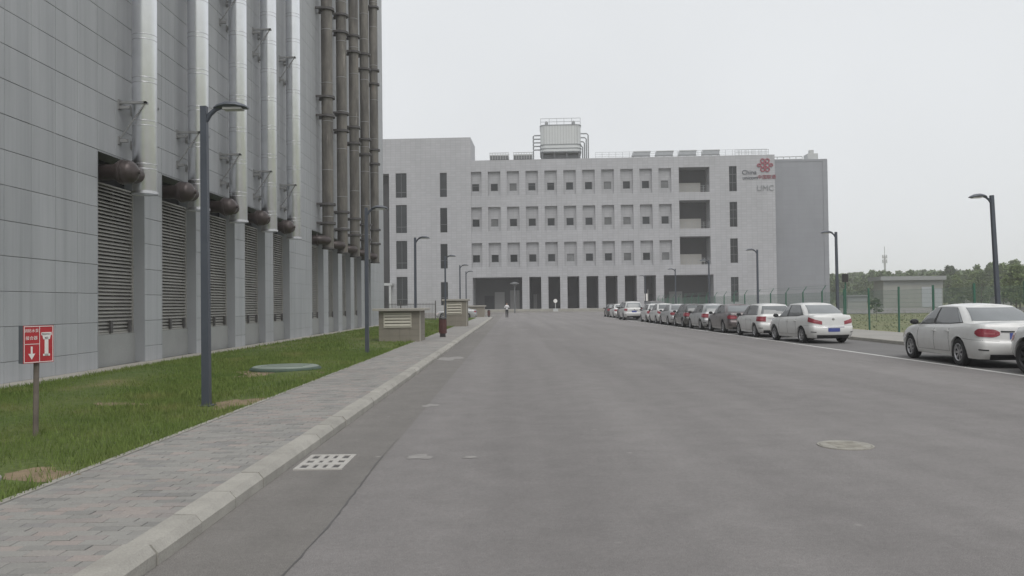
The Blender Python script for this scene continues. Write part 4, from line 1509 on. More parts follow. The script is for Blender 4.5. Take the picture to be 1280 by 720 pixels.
ROWT = [Z(26.55), Z(19.85), Z(13.1)]             # niche tops
PITCH = 3.545
N0 = -6.68                                        # centre of the first niche
niches = []
for r in range(3):
    for k in range(11):
        cx = N0 + PITCH * k
        niches.append((cx - 1.16, cx + 1.16, ROWT[r] - 4.55, ROWT[r], 0.55))
base = []
op_lo, op_hi = Z(0.62), Z(6.62)
base.append((-7.35, 1.92, op_lo, op_hi, 5.5))
for k in range(7):
    c0 = 3.26 + 3.56 * k
    base.append((c0, c0 + 2.22, op_lo, op_hi, 5.5))
base.append((28.3, 37.45, op_lo, op_hi, 5.5))
balc = [(31.35, 37.0, Z(22.0), Z(26.65), 4.0), (31.35, 37.0, Z(15.2), Z(20.5), 4.0), (31.35, 37.0, Z(8.5), Z(13.75), 4.0)]
tallC = [(40.6, 42.0, Z(a), Z(c), 0.3) for a, c in ((22.0, 26.7), (15.4, 20.05), (8.7, 13.25), (1.5, 6.1))]
main = facade_mesh(-7.5, 49.0, Z(0.1), Z(28.7), niches + base + balc + tallC)
# roof, sides
main.box(-7.5, 49.0, 0.5, 0.52, Z(28.68), Z(28.7))
main.face([(49.0, 0, Z(0.1)), (49.0, 28, Z(0.1)), (49.0, 28, Z(28.7)), (49.0, 0, Z(28.7))])
main.face([(-7.5, 0, Z(28.7)), (49, 0, Z(28.7)), (49, 0.5, Z(28.7)), (-7.5, 0.5, Z(28.7))])
main.face([(-7.5, 0.5, Z(27.9)), (49, 0.5, Z(27.9)), (49, 28, Z(27.9)), (-7.5, 28, Z(27.9))])
main.face([(-7.5, 0.5, Z(27.9)), (49, 0.5, Z(27.9)), (49, 0.5, Z(28.7)), (-7.5, 0.5, Z(28.7))])
main.face([(-7.5, 28, Z(0.1)), (49, 28, Z(0.1)), (49, 28, Z(28.7)), (-7.5, 28, Z(28.7))])
main.build('main_wall', M['facade'], OB)
for n_ in niches:
    b = MB()
    wz0 = n_[3] - 3.62; wz1 = n_[3] - 2.22; cx = (n_[0] + n_[1]) / 2
    sub = facade_mesh(n_[0], n_[1], n_[2], n_[3], [(cx - 0.67, cx + 0.67, wz0, wz1, 0.18)], v=0.55)
    o_ = len(b.v)
    b.v += sub.v
    for f in sub.f: b.f.append(tuple(i + o_ for i in f)); b.mi.append(0)
    # projecting lower surround
    b.box(n_[0] + 0.002, cx - 0.86, 0.37, 0.546, n_[2] + 0.002, n_[3] - 1.55)
    b.box(cx + 0.86, n_[1] - 0.002, 0.37, 0.546, n_[2] + 0.002, n_[3] - 1.55)
    b.box(cx - 0.86, cx + 0.86, 0.37, 0.546, n_[2] + 0.002, wz0 - 0.12)
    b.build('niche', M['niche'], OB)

def window(cx, z0, z1, w, v, bars=(), blind=False, cols=0):
    f = MB()
    t = 0.07
    f.box(cx - w / 2, cx + w / 2, v - 0.06, v, z0, z0 + t); f.box(cx - w / 2, cx + w / 2, v - 0.06, v, z1 - t, z1)
    f.box(cx - w / 2, cx - w / 2 + t, v - 0.06, v, z0 + t, z1 - t); f.box(cx + w / 2 - t, cx + w / 2, v - 0.06, v, z0 + t, z1 - t)
    for q in bars: f.box(cx - w / 2 + t, cx + w / 2 - t, v - 0.055, v, z0 + (z1 - z0) * q - 0.05, z0 + (z1 - z0) * q + 0.05)
    for k in range(1, cols + 1):
        x = cx - w / 2 + w * k / (cols + 1)
        f.box(x - 0.035, x + 0.035, v - 0.05, v, z0 + t, z1 - t)
    o = f.build('window', M['frame'], OB)
    g_ = MB(); g_.box(cx - w / 2, cx + w / 2, v - 0.02, v + 0.02, z0, z1)
    g_.build('pane', M['glass_b'] if blind else M['glass'], o)
rr = random.Random(3)
for i, n_ in enumerate(niches):
    cx = (n_[0] + n_[1]) / 2
    window(cx, n_[3] - 3.62, n_[3] - 2.22, 1.34, 0.70, bars=(0.72,) if rr.random() < 0.3 else (), blind=rr.random() < 0.22)
for o_ in tallC: window((o_[0] + o_[1]) / 2, o_[2], o_[3], 1.4, 0.27, bars=(0.35, 0.68), cols=1)

# arcade interior
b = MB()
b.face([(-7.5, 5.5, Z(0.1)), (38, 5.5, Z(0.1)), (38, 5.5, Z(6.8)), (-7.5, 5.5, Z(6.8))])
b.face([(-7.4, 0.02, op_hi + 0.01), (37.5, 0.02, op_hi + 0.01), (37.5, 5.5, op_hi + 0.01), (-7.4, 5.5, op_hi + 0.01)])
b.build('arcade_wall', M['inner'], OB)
for u0, u1, h in ((-3.6, -1.7, 3.3), (-0.6, 1.2, 3.6), (3.9, 4.6, 2.8), (9.2, 10.2, 2.6), (16.5, 18, 3.1), (30, 32.5, 3.0)):
    b = MB(); b.box(u0, u1, 5.3, 5.45, op_lo, op_lo + h)
    b.build('lobby_panel', M['inner_pale'], OB)
for u0 in (-5.6, 12.6, 26.2, 33.5):
    d = MB(); d.box(u0, u0 + 1.8, 5.38, 5.46, op_lo, op_lo + 2.6)
    d.build('lobby_door', M['glass'], OB)
b = MB(); b.box(-8.2, 38.6, -1.6, 5.5, Z(0.02), Z(0.60))
b.build('plinth', M['concrete'], OB)
b = MB(); b.box(-8.25, 38.65, -1.66, -1.6, Z(0.02), Z(0.16))
b.build('plinth_base', M['iron'], OB)
# balconies
for o_ in balc:
    b = MB()
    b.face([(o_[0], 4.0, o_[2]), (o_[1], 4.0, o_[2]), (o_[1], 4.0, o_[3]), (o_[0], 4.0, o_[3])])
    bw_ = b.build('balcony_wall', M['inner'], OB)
    b = MB(); b.box(o_[0] + 0.02, o_[1] - 1.2, 2.7, 3.97, o_[2] + 0.02, o_[2] + 2.1)
    b.build('partition', M['partition'], bw_)
    b = MB()
    for z in (0.25, 0.55, 0.85, 1.2): b.box(o_[0] + 0.01, o_[1] - 0.01, 0.10, 0.14, o_[2] + z - 0.02, o_[2] + z + 0.02)
    for k in range(6):
        x = o_[0] + 0.05 + (o_[1] - o_[0] - 0.1) * k / 5
        b.box(x - 0.03, x + 0.03, 0.09, 0.095 + 0.05, o_[2], o_[2] + 1.2)
    b.build('balcony_rail', M['rail'], OB)

# left block
A = [(-21.8, -19.7, Z(a), Z(c), 0.3) for a, c in ((21.9, 26.55), (15.2, 20.55), (8.4, 13.75), (1.5, 6.95))]
B = [(-13.4, -12.05, Z(a), Z(c), 0.3) for a, c in ((21.9, 26.5), (15.2, 19.85), (8.4, 13.05), (1.5, 5.85))]
slot = [(-25.2, -23.05, Z(0.3), Z(26.5), 2.2)]
lb = facade_mesh(-60.0, -7.5, Z(0.1), Z(33.1), A + B + slot, v=-0.12)
lb.face([(-7.5, -0.12, Z(0.1)), (-7.5, 9, Z(0.1)), (-7.5, 9, Z(33.1)), (-7.5, -0.12, Z(33.1))])
lb.face([(-60, -0.12, Z(33.1)), (-7.5, -0.12, Z(33.1)), (-7.5, 9, Z(33.1)), (-60, 9, Z(33.1))])
lb.face([(-60, 9, Z(0.1)), (-7.5, 9, Z(0.1)), (-7.5, 9, Z(33.1)), (-60, 9, Z(33.1))])
lb.build('stair_block_wall', M['facade'], OB)
for o_ in A: window((o_[0] + o_[1]) / 2, o_[2], o_[3], 2.1, 0.15, bars=(0.22,), cols=1)
for o_ in B: window((o_[0] + o_[1]) / 2, o_[2], o_[3], 1.35, 0.15, bars=(0.33,), cols=0)
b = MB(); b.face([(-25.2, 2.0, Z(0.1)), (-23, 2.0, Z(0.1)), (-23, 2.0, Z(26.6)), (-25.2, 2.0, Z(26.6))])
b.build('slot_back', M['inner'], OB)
b = MB(); b.box(-25.6, -22.3, -2.0, -0.13, Z(5.3), Z(5.75)); b.box(-22.9, -22.5, -1.9, -1.5, Z(0.1), Z(5.3))
b.build('entrance_canopy', M['unit'], OB)
# right wing
b = MB(); b.box(49.002, 60.3, 5.2, 26, Z(0.1), Z(28.55))
b.build('side_wing', M['wing'], OB)
b = MB(); b.box(49.01, 60.34, 5.14, 5.198, Z(28.2), Z(28.6)); b.box(59.5, 60.36, 5.12, 5.197, Z(0.1), Z(28.2))
b.build('wing_trim', M['wing'], OB)
b = MB(); b.box(57.6, 59.6, 8, 10.5, Z(28.55), Z(30.2)); b.box(58.2, 59.0, 8.6, 9.4, Z(30.2), Z(31.0))
b.build('wing_vent', M['unit'], OB)

# emblem and lettering
def ring(b, cx, cz, rx, rz, w, v0, v1, n=20):
    base = len(b.v)
    for k in range(n):
        t = 2 * math.pi * k / n
        for f in (1.0, 1.0 - w / ((rx + rz) / 2)):
            for v in (v0, v1):
                b.v.append((cx + rx * f * math.cos(t), v, cz + rz * f * math.sin(t)))
    for k in range(n):
        a = base + k * 4; c = base + ((k + 1) % n) * 4
        b.addf((a, c, c + 1, a + 1)); b.addf((a + 2, a + 3, c + 3, c + 2)); b.addf((a, a + 2, c + 2, c)); b.addf((a + 1, c + 1, c + 3, a + 3))
LGX, LGZ = 47.2, Z(26.75)
b = MB()
for cx, cz, rx, rz in ((-0.47, 0.92, 0.50, 0.50), (0.47, 0.92, 0.50, 0.50), (-0.47, 0.0, 0.52, 0.55), (0.47, 0.0, 0.52, 0.55), (-0.47, -0.92, 0.50, 0.50), (0.47, -0.92, 0.50, 0.50),
                       (-1.22, 0.0, 0.42, 0.36), (1.22, 0.0, 0.42, 0.36), (0, 0.46, 0.40, 0.45), (0, -0.46, 0.40, 0.45)):
    ring(b, LGX + cx * 0.9, LGZ + cz * 0.88, rx * 0.93, rz * 0.9, 0.21, -0.14 - 0.003 * len(b.v) / 80, -0.02)
b.build('wall_emblem', M['logo_red'], OB)
HP = math.pi / 2
text('wall_lettering', 'China', 1.15, M['letter'], OB, (44.3, -0.06, Z(25.45)), (HP, 0, 0), 0.05)
text('wall_lettering', 'unicom', 0.95, M['letter'], OB, (44.45, -0.06, Z(24.45)), (HP, 0, 0), 0.05)
text('wall_lettering', '中国联通', 0.85, M['logo_red'], OB, (47.5, -0.06, Z(24.5)), (HP, 0, 0), 0.05)
text('wall_lettering', 'UMC', 1.45, M['pipe_grey'], OB, (47.2, -0.06, Z(22.45)), (HP, 0, 0), 0.05)

# roof things (each stands on the roof)
def on_roof(u, v, z):
    c, s_ = math.cos(YAW), math.sin(YAW)
    return (u * c - v * s_, 150 + u * s_ + v * c, z)
CT = empty('cooling_tower', on_roof(9.6, 11.0, 30.1), YAW, 'big pale ribbed cooling tank with a railing standing on the office roof', 'cooling tower')
b = MB()
hw, hd, rad = 4.0, 3.6, 1.2
def rrect(hw, hd, rad, n=6):
    pts = []
    for cx, cy, a0 in ((hw - rad, hd - rad, 0), (-hw + rad, hd - rad, 90), (-hw + rad, -hd + rad, 180), (hw - rad, -hd + rad, 270)):
        for k in range(n + 1):
            t = math.radians(a0 + 90 * k / n)
            pts.append((cx + rad * math.cos(t), cy + rad * math.sin(t)))
    return pts
R_ = rrect(hw, hd, rad)
def extr(b, pts, z0, z1):
    base = len(b.v); n = len(pts)
    for z in (z0, z1):
        for x, y in pts: b.v.append((x, y, z))
    for k in range(n):
        k2 = (k + 1) % n
        b.addf((base + k, base + k2, base + n + k2, base + n + k))
    b.addf([base + n + k for k in range(n)]); b.addf([base + k for k in range(n)][::-1])
extr(b, R_, 1.3, 6.6)
b.build('tank', M['tower'], CT, smooth=30)
b = MB()
for k in range(13):
    x = -3.3 + 6.6 * k / 12
    b.box(x - 0.06, x + 0.06, -hd - 0.08, -hd + 0.02, 2.9, 6.55)
b.build('rib', M['unit'], CT)
b = MB()
for z in (1.35, 2.0, 2.75, 6.6): extr(b, rrect(hw + 0.1, hd + 0.1, rad), z, z + 0.12)
b.build('band', M['pipe_grey'], CT, smooth=30)
b = MB()
for x in (-3.6, -1.2, 1.2, 3.6):
    b.box(x - 0.12, x + 0.12, -hd + 0.3, -hd + 0.6, -2.2, 1.35)
b.box(-3.9, 3.9, -2.5, 2.5, -2.2, 0.9)
b.build('support', M['unit_dark'], CT)
b = MB()
for x in (-3.9, -2.2, -0.7, 0.7, 2.2, 3.9): b.box(x - 0.04, x + 0.04, -hd + 0.05, -hd + 0.13, 6.7, 8.0)
for z in (7.3, 7.95): b.box(-3.9, 3.9, -hd + 0.06, -hd + 0.12, z - 0.04, z + 0.04)
for x in (-2.75, 2.6): b.lathe([(0.0, 6.7), (0.32, 6.7), (0.32, 7.3), (0.2, 7.6), (0, 7.6)], (x, -hd + 1, 0), 'z', 12)
b.build('top_rail', M['rail'], CT)
for k in range(5):
    z = 5.0 - 0.72 * k
    b = MB(); b.tube([(-hw + 0.1, -1.8, z), (-hw - 1.2, -1.8, z), (-hw - 1.42, -1.8, z - 0.22), (-hw - 1.42, -1.8, z - 0.72 if k < 4 else -2.2)], 0.13, 8)
    b.build('outlet_pipe', M['pipe_grey'], CT, smooth=50)
for k in range(4):
    z = 5.2 - 0.8 * k; r = 1.5 - 0.38 * k
    b = MB(); b.tube([(hw - 0.1, -1.8, z), (hw + r - 0.3, -1.8, z), (hw + r, -1.8, z - 0.3), (hw + r, -1.8, -2.2)], 0.13, 8)
    b.build('outlet_pipe', M['pipe_grey'], CT, smooth=50)
b = MB(); b.tube([(hw + 1.0, -2.2, -1.4), (hw + 1.6, -2.2, -0.5), (hw + 2.3, -2.2, -0.4), (hw + 4.6, -2.2, -2.0)], 0.2, 8)
b.build('outlet_pipe', M['pipe_grey'], CT, smooth=50)
# lattice chiller units left
for u, lab in ((-2.2, 'dark slatted chiller unit on the roof, the one farther from the tank'), (2.3, 'dark slatted chiller unit on the roof beside the pale tank')):
    r_ = empty('chiller_unit', on_roof(u, 2.2, 28.0), YAW, lab, 'roof unit', 'slatted chiller units on the roof')
    b = MB(); b.box(-1.8, 1.8, -1, 1, 1.0, 1.75); b.box(-1.6, 1.6, -0.8, 0.8, -0.1, 1.0)
    b.build('casing', M['unit_dark'], r_)
    b = MB()
    for k in range(8): b.box(-1.8 + 0.5 * k, -1.72 + 0.5 * k, -1.06, -1.0, 1.0, 2.3)
    b.box(-1.85, 1.85, -1.05, -0.98, 2.2, 2.32); b.box(-1.85, 1.85, -1.05, -0.98, 1.7, 1.82); b.box(-1.85, 1.85, 0.98, 1.05, 2.2, 2.32)
    b.build('guard', M['unit'], r_)
# four tilted collectors right
for i, lab in enumerate(('leftmost of the four tilted collectors along the roof edge', 'second from left of the four tilted collectors along the roof edge',
                         'third from left of the four tilted collectors along the roof edge', 'rightmost of the four tilted collectors along the roof edge')):
    r_ = empty('tilted_collector', on_roof(24.7 + 4.35 * i, 2.4, 28.55), YAW, lab, 'solar collector', 'tilted collectors on the roof')
    b = MB(); b.face([(-1.9, -0.8, 0.75), (1.5, -0.8, 0.75), (1.9, 1.0, 1.75), (-1.3, 1.0, 1.75)]); b.face([(-1.9, -0.8, 0.68), (1.5, -0.8, 0.68), (1.9, 1.0, 1.68), (-1.3, 1.0, 1.68)])
    b.box(-1.9, 1.5, -0.84, -0.8, 0.5, 0.78)
    b.build('panel', M['pipe_grey'], r_)
    b = MB(); b.tube([(-1.35, 1.0, 1.82), (1.95, 1.0, 1.82)], 0.16, 10)
    b.build('header_tank', M['unit'], r_, smooth=50)
    b = MB()
    for x in (-1.5, 0, 1.5): b.box(x - 0.04, x + 0.04, 0.9, 1.0, -1.0, 1.7); b.box(x - 0.04, x + 0.04, -0.8, -0.72, -1.0, 0.7)
    b.build('stand', M['pipe_grey'], r_)
# roof railing
RR = empty('roof_railing', on_roof(32.0, 1.4, 27.9), YAW, 'thin grey guard rail along the office roof edge', 'railing')
rp = MB().box(-0.025, 0.025, -0.025, 0.025, 0, 2.1).mesh('rail_post', M['rail'])
for k in range(26): inst('rail_post', rp, RR, (-16 + k * 1.28, 0, 0))
b = MB()
for z in (1.3, 1.7, 2.1): b.box(-16, 16, -0.02, 0.02, z - 0.022, z + 0.022)
b.build('rail_bar', M['rail'], RR)
RB = empty('roof_railing', on_roof(45.2, 1.2, 28.6), YAW, 'taller caged rail at the roof corner above the red emblem', 'railing')
rp = MB().box(-0.025, 0.025, -0.03, 0.03, -0.7, 1.3).mesh('rail_post', M['rail'])
for k in range(11): inst('rail_post', rp, RB, (-3.17 + 0.62 * k, 0, 0))
b = MB()
for z in (0.3, 0.8, 1.3): b.box(-3.2, 3.1, -0.025, 0.025, z - 0.03, z + 0.03)
b.build('rail_bar', M['rail'], RB)
RW = empty('roof_frame', on_roof(53.5, 8.0, 28.55), YAW, 'low pale pipe rack on the roof of the grey side wing', 'pipe rack')
b = MB()
for k in range(6): b.box(-3.0 + 1.2 * k, -2.9 + 1.2 * k, -0.05, 0.05, 0, 1.1)
b.build('leg', M['rail'], RW)
b = MB()
for z in (0.6, 1.1): b.tube([(-3.1, 0, z), (3.1, 0, z)], 0.09, 8)
b.build('pipe', M['unit'], RW, smooth=50)

# small signs before the building
sg = empty('round_sign', (7.9, 146.2, 0.14), 0, 'round white sign on a short post before the arcade columns', 'sign')
b = MB(); b.box(-0.05, 0.05, -0.05, 0.05, 0, 1.6); b.box(-0.45, 0.45, -0.3, 0.3, 0, 0.5)
b.build('post', M['unit'], sg)
b = MB(); b.lathe([(0.0, -0.05), (0.36, -0.05), (0.36, 0.03), (0, 0.03)], (0, 0, 1.9), 'y', 20)
b.build('disc', M['white_print'], sg)
sg = empty('notice_board', (15.6, 93.0, 0.0), 0, 'small white notice board on a thin pole before the arcade, beyond the parked cars', 'sign')
b = MB(); b.box(0.16, 0.22, -0.03, 0.03, 0, 3.1)
b.build('pole', M['galv'], sg)
b = MB(); b.box(-0.22, 0.15, -0.025, 0.025, 1.75, 2.6)
b.build('board', M['white_print'], sg)

gl = empty('garden_lamp', (0.45, 140.0, 0.0), 0, 'tall grey lamp with a flat round hood before the wide arcade opening', 'lamp')
b = MB(); b.tube([(0, 0, 0), (0, 0, 4.9)], 0.13, 10)
b.build('pole', M['unit_dark'], gl, smooth=50)
b = MB(); b.lathe([(0.0, 4.7), (0.5, 4.95), (0.85, 5.1), (0.8, 5.2), (0.3, 5.4), (0, 5.45)], n=16)
b.build('hood', M['unit_dark'], gl, smooth=50)
# metal picket gate beyond the lawn
fg = empty('picket_gate', (-11.0, 76.0, 0.05), math.radians(4), 'dark metal picket railing beyond the lawn, behind the first vent kiosk', 'railing')
b = MB()
for k in range(45):
    x = -2.6 + 0.14 * k
    b.box(x - 0.012, x + 0.012, -0.012, 0.012, 0.05, 1.75)
b.build('bar', M['iron'], fg)
b = MB()
for z in (0.2, 1.6): b.box(-2.7, 3.7, -0.02, 0.02, z - 0.025, z + 0.025)
for x in (-2.7, 0.4, 3.7): b.box(x - 0.05, x + 0.05, -0.05, 0.05, 0, 1.95)
b.build('frame', M['iron'], fg)

# ------------------------------------------------------------------ right fence
FX = 17.7
FN = empty('mesh_fence', (FX, 27.0, 0.0), 0, 'long green wire mesh fence on the right beyond the pavement', 'fence')
pp = MB(); pp.box(-0.035, 0.035, -0.03, 0.03, -0.1, 2.16)
pme_ = pp.mesh('post', M['fence'])
pa = MB(); pa.box(-0.035, 0.035, -0.03, 0.03, -0.1, 2.10); pa.tube([(0, 0, 2.08), (0.07, 0, 2.2), (0.22, 0, 2.42)], 0.022, 8)
pma_ = pa.mesh('post', M['fence'])
pn = MB()
for k in range(1, 40):
    y = 3.0 * k / 40
    pn.box(-0.003, 0.003, y - 0.003, y + 0.003, 0.12, 2.02)
for k in range(11):
    z = 0.14 + 1.86 * k / 10
    pn.box(-0.006, -0.001, 0.035, 2.965, z - 0.003, z + 0.003)
pnm = pn.mesh('mesh_panel', M['wire'])
for k in range(-8, 24):
    y0 = 0.6 + 3.02 * k
    inst('post', pma_ if y0 + 27 > 44 else pme_, FN, (0, y0, 0), (random.uniform(-0.01, 0.01), random.uniform(-0.012, 0.012), 0))
    if k < 23: inst('mesh_panel', pnm, FN, (0, y0, 0))
bw = MB()
for dx, z in ((0.12, 2.27), (0.215, 2.41)): bw.tube([(dx, 17.5, z), (dx, 70, z)], 0.006, 5)
bw.build('top_wire', M['wire'], FN)

# post with dark box, huts, mast
pb = empty('post_box', (17.0, 40.8, 0.12), 0, 'dark box on a thin post right of the second lamp on the right', 'post box')
b = MB(); b.box(-0.025, 0.025, -0.025, 0.025, 0, 2.4); b.build('post', M['fence'], pb)
b = MB(); b.bevbox(-0.12, 0.12, -0.1, 0.1, 2.38, 2.8, 0.03); b.build('box', M['bin_dark'], pb)

def hut(x0, x1, y0, y1, h, slab, over, label, doors=()):
    r_ = empty('hut', ((x0 + x1) / 2, (y0 + y1) / 2, -0.06), 0, label, 'hut')
    hw, hd = (x1 - x0) / 2, (y1 - y0) / 2
    b = MB(); b.box(-hw, hw, -hd, hd, 0, h - slab); b.build('wall', M['hut'], r_)
    b = MB(); b.box(-hw - over, hw + over * 0.4, -hd - over, hd + over, h - slab, h); b.build('roof', M['hut_slab'], r_)
    b = MB(); b.box(-hw - 0.02, hw + 0.02, -hd - 0.05, -hd + 0.02, h - slab - 0.9, h - slab - 0.01); b.build('beam', M['hut_slab'], r_)
    for d0, d1, dh in doors:
        b = MB(); b.box(d0, d1, -hd - 0.06, -hd + 0.0, 0.1, dh); b.build('door', M['hut_door'], r_)
    return r_
hut(69.6, 80.8, 150, 154, 5.95, 0.75, 0.75, 'flat roofed grey hut with an overhanging slab beyond the fence', ((1.6, 3.9, 3.9), (4.0, 5.3, 3.6)))
hut(59.5, 63.0, 142, 146, 2.5, 0.25, 0.3, 'small low hut left of the large flat roofed hut')
hut(108, 116, 185, 191, 2.4, 0.25, 0.3, 'low grey wall block before the trees, near the right lamp post')
ms = empty('radio_mast', (238, 510, -0.06), 0, 'thin pale radio mast standing above the distant trees', 'mast')
b = MB(); b.tube([(0, 0, 0), (0, 0, 28), (0, 0, 30)], [0.9, 0.55, 0.45], 10); b.build('shaft', M['galv'], ms, smooth=50)
b = MB(); b.tube([(0, 0, 30), (0, 0, 35.5)], 0.18, 6); b.build('tip', M['galv'], ms)
for z in (25.5, 28.5):
    b = MB(); b.lathe([(0.4, z), (1.3, z), (1.3, z + 0.25), (0.4, z + 0.25)], n=14)
    for k in range(6):
        t = k * math.pi / 3
        b.box(1.3 * math.cos(t) - 0.2, 1.3 * math.cos(t) + 0.2, 1.3 * math.sin(t) - 0.2, 1.3 * math.sin(t) + 0.2, z - 0.6, z + 1.6)
    b.build('platform', M['galv'], ms)

# ------------------------------------------------------------------ trees
def crown_points(h, w, trunk_h, nclump, per, leaf, seed, shape=1.0):
    r = np.random.default_rng(seed)
    out = []
    for k in range(nclump):
        f = r.random() ** 0.8
        z = trunk_h + (h - trunk_h) * f
        prof = math.sin(min(1.0, (1 - f) * 1.15 + 0.12) * math.pi / 2) * (0.55 + 0.45 * math.sin(f * math.pi * 0.9 + 0.5)) * shape
        a = r.random() * 2 * math.pi; d = math.sqrt(r.random()) * w / 2 * prof
        c = np.array([d * math.cos(a), d * math.sin(a), z])
        cr = w * r.uniform(0.10, 0.20)
        n = int(per * r.uniform(0.6, 1.4))
        v = r.normal(size=(n, 3)); v /= np.linalg.norm(v, axis=1, keepdims=True)
        q = c + v * (cr * r.uniform(0.35, 1.05, (n, 1))) * np.array([1, 1, 0.75])
        out.append(q)
    Q = np.concatenate(out); n = len(Q)
    a = r.normal(size=(n, 3)); a /= np.linalg.norm(a, axis=1, keepdims=True)
    b_ = np.cross(a, r.normal(size=(n, 3))); b_ /= np.linalg.norm(b_, axis=1, keepdims=True)
    s_ = leaf * r.uniform(0.6, 1.4, (n, 1))
    P = np.stack([Q - a * s_ - b_ * s_ * 0.45, Q + a * s_ * 0.9 - b_ * s_ * 0.5, Q + a * s_ + b_ * s_ * 0.45, Q - a * s_ * 0.8 + b_ * s_ * 0.55], 1)
    return P

def trunk_mesh(h, w, trunk_h, seed):
    r = random.Random(seed); b = MB()
    lean = r.uniform(-0.3, 0.3)
    b.tube([(0, 0, -0.1), (lean * 0.2, 0.05, trunk_h), (lean * 0.6, 0.1, h * 0.6), (lean, 0.1, h * 0.92)], [w * 0.035, w * 0.028, w * 0.016, w * 0.004], 8)
    for k in range(7):
        z = trunk_h * 0.8 + (h * 0.75 - trunk_h) * k / 7
        a = k * 2.4; L = w * 0.4 * (1 - 0.4 * k / 7)
        b.tube([(lean * 0.4, 0.08, z), (L * 0.5 * math.cos(a), L * 0.5 * math.sin(a), z + L * 0.45), (L * math.cos(a), L * math.sin(a), z + L * 0.8)], [w * 0.014, w * 0.009, w * 0.003], 6)
    return b.mesh('trunk', M['bark'], 50)

VAR = []
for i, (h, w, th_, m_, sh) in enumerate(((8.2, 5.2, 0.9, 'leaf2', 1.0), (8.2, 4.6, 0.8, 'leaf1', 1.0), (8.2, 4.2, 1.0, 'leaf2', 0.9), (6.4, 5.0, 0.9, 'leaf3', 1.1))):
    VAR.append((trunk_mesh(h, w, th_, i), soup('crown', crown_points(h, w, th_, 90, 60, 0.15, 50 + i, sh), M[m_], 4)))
def tree(x, y, v, s_, label, group):
    r_ = empty('broadleaf_tree', (x, y, -0.06), random.uniform(0, 6.28), label, 'tree', group)
    r_.scale = (s_, s_, s_ * random.uniform(0.92, 1.08))
    inst('trunk', VAR[v][0], r_); inst('crown', VAR[v][1], r_)
rt_ = random.Random(21)
for i in range(44):
    if i < 18:                     # nearer light green clump
        y = 100 + i * 2.2 + rt_.uniform(-2, 2); q = rt_.uniform(0.625, 0.70)
        h_ = 1.58 + 46 * y / 1000
    else:                          # looser row farther out
        y = 165 + (i - 18) * 2.2 + rt_.uniform(-3, 3); q = rt_.uniform(0.525, 0.70)
        h_ = 1.58 + (33 + 14 * (q - 0.53) / 0.1) * y / 1000
    x = q * y
    v_ = rt_.choice((0, 0, 1, 2, 1))
    tree(x, y, v_, h_ / 8.2 * rt_.uniform(0.80, 0.98),
         ('broad light green tree in the bushy stand at the right edge', 'darker green tree in the bushy stand at the right edge', 'slim light green tree in the bushy stand at the right edge')[v_],
         'trees standing at the right edge beyond the fence')
sx = [(126, 230, 3, 1.55, 'round dark tree crown standing above the flat hut roof')]
for x, y, v, s_, lab in sx: tree(x, y, v, s_, lab, None)
# young sapling behind the fence
sp = empty('sapling', (28.2, 62.0, -0.06), 0, 'thin young sapling in the field just behind the fence', 'sapling')
b = MB(); b.tube([(0, 0, 0), (0.03, 0, 0.8), (0.0, 0.05, 1.5)], [0.025, 0.018, 0.006], 6); b.build('stem', M['bark'], sp, smooth=50)
inst('foliage', soup('foliage', crown_points(1.65, 1.5, 0.55, 12, 40, 0.06, 5), M['leaf3'], 4), sp)
# distant belt of trees (stuff)
parts = []
rf = np.random.default_rng(8)
base_cr = [crown_points(9.5, 6.0, 0.6, 22, 26, 0.36, 90 + i) for i in range(5)]
for i in range(620):
    y = rf.uniform(225, 400); x = rf.uniform(0.34, 1.15) * y
    s_ = rf.uniform(0.86, 1.08) * (1.58 + 33 * y / 1000) / 9.5
    if x / y * 1000 + 640 < 1080: s_ *= 0.96
    q = base_cr[i % 5] * s_
    a = rf.uniform(0, 6.28); c_, s2 = math.cos(a), math.sin(a)
    q = np.stack([q[..., 0] * c_ - q[..., 1] * s2, q[..., 0] * s2 + q[..., 1] * c_, q[..., 2]], -1)
    parts.append(q + np.array([x, y, -0.1]))
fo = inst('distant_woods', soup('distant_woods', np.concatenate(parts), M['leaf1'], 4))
tag(fo, 'hazy belt of distant woods along the horizon on the right', 'woods', kind='stuff')
# rough grass tufts in the field behind the fence
N = 26000
x = rng.uniform(18.0, 75, N); y = rng.uniform(24, 140, N)
h = rng.uniform(0.04, 0.13, N); w = rng.uniform(0.03, 0.07, N); a = rng.uniform(0, 6.28, N); l = rng.uniform(-0.2, 0.2, (N, 2))
P = np.stack([np.stack([x - np.cos(a) * w, y - np.sin(a) * w, np.full(N, -0.08)], 1), np.stack([x + np.cos(a) * w, y + np.sin(a) * w, np.full(N, -0.08)], 1),
              np.stack([x + l[:, 0], y + l[:, 1], h - 0.06], 1)], 1)
wd = inst('field_grass', soup('field_grass', P, M['field'], 3))
tag(wd, 'dry rough grass of the field behind the green fence', 'grass', kind='stuff')

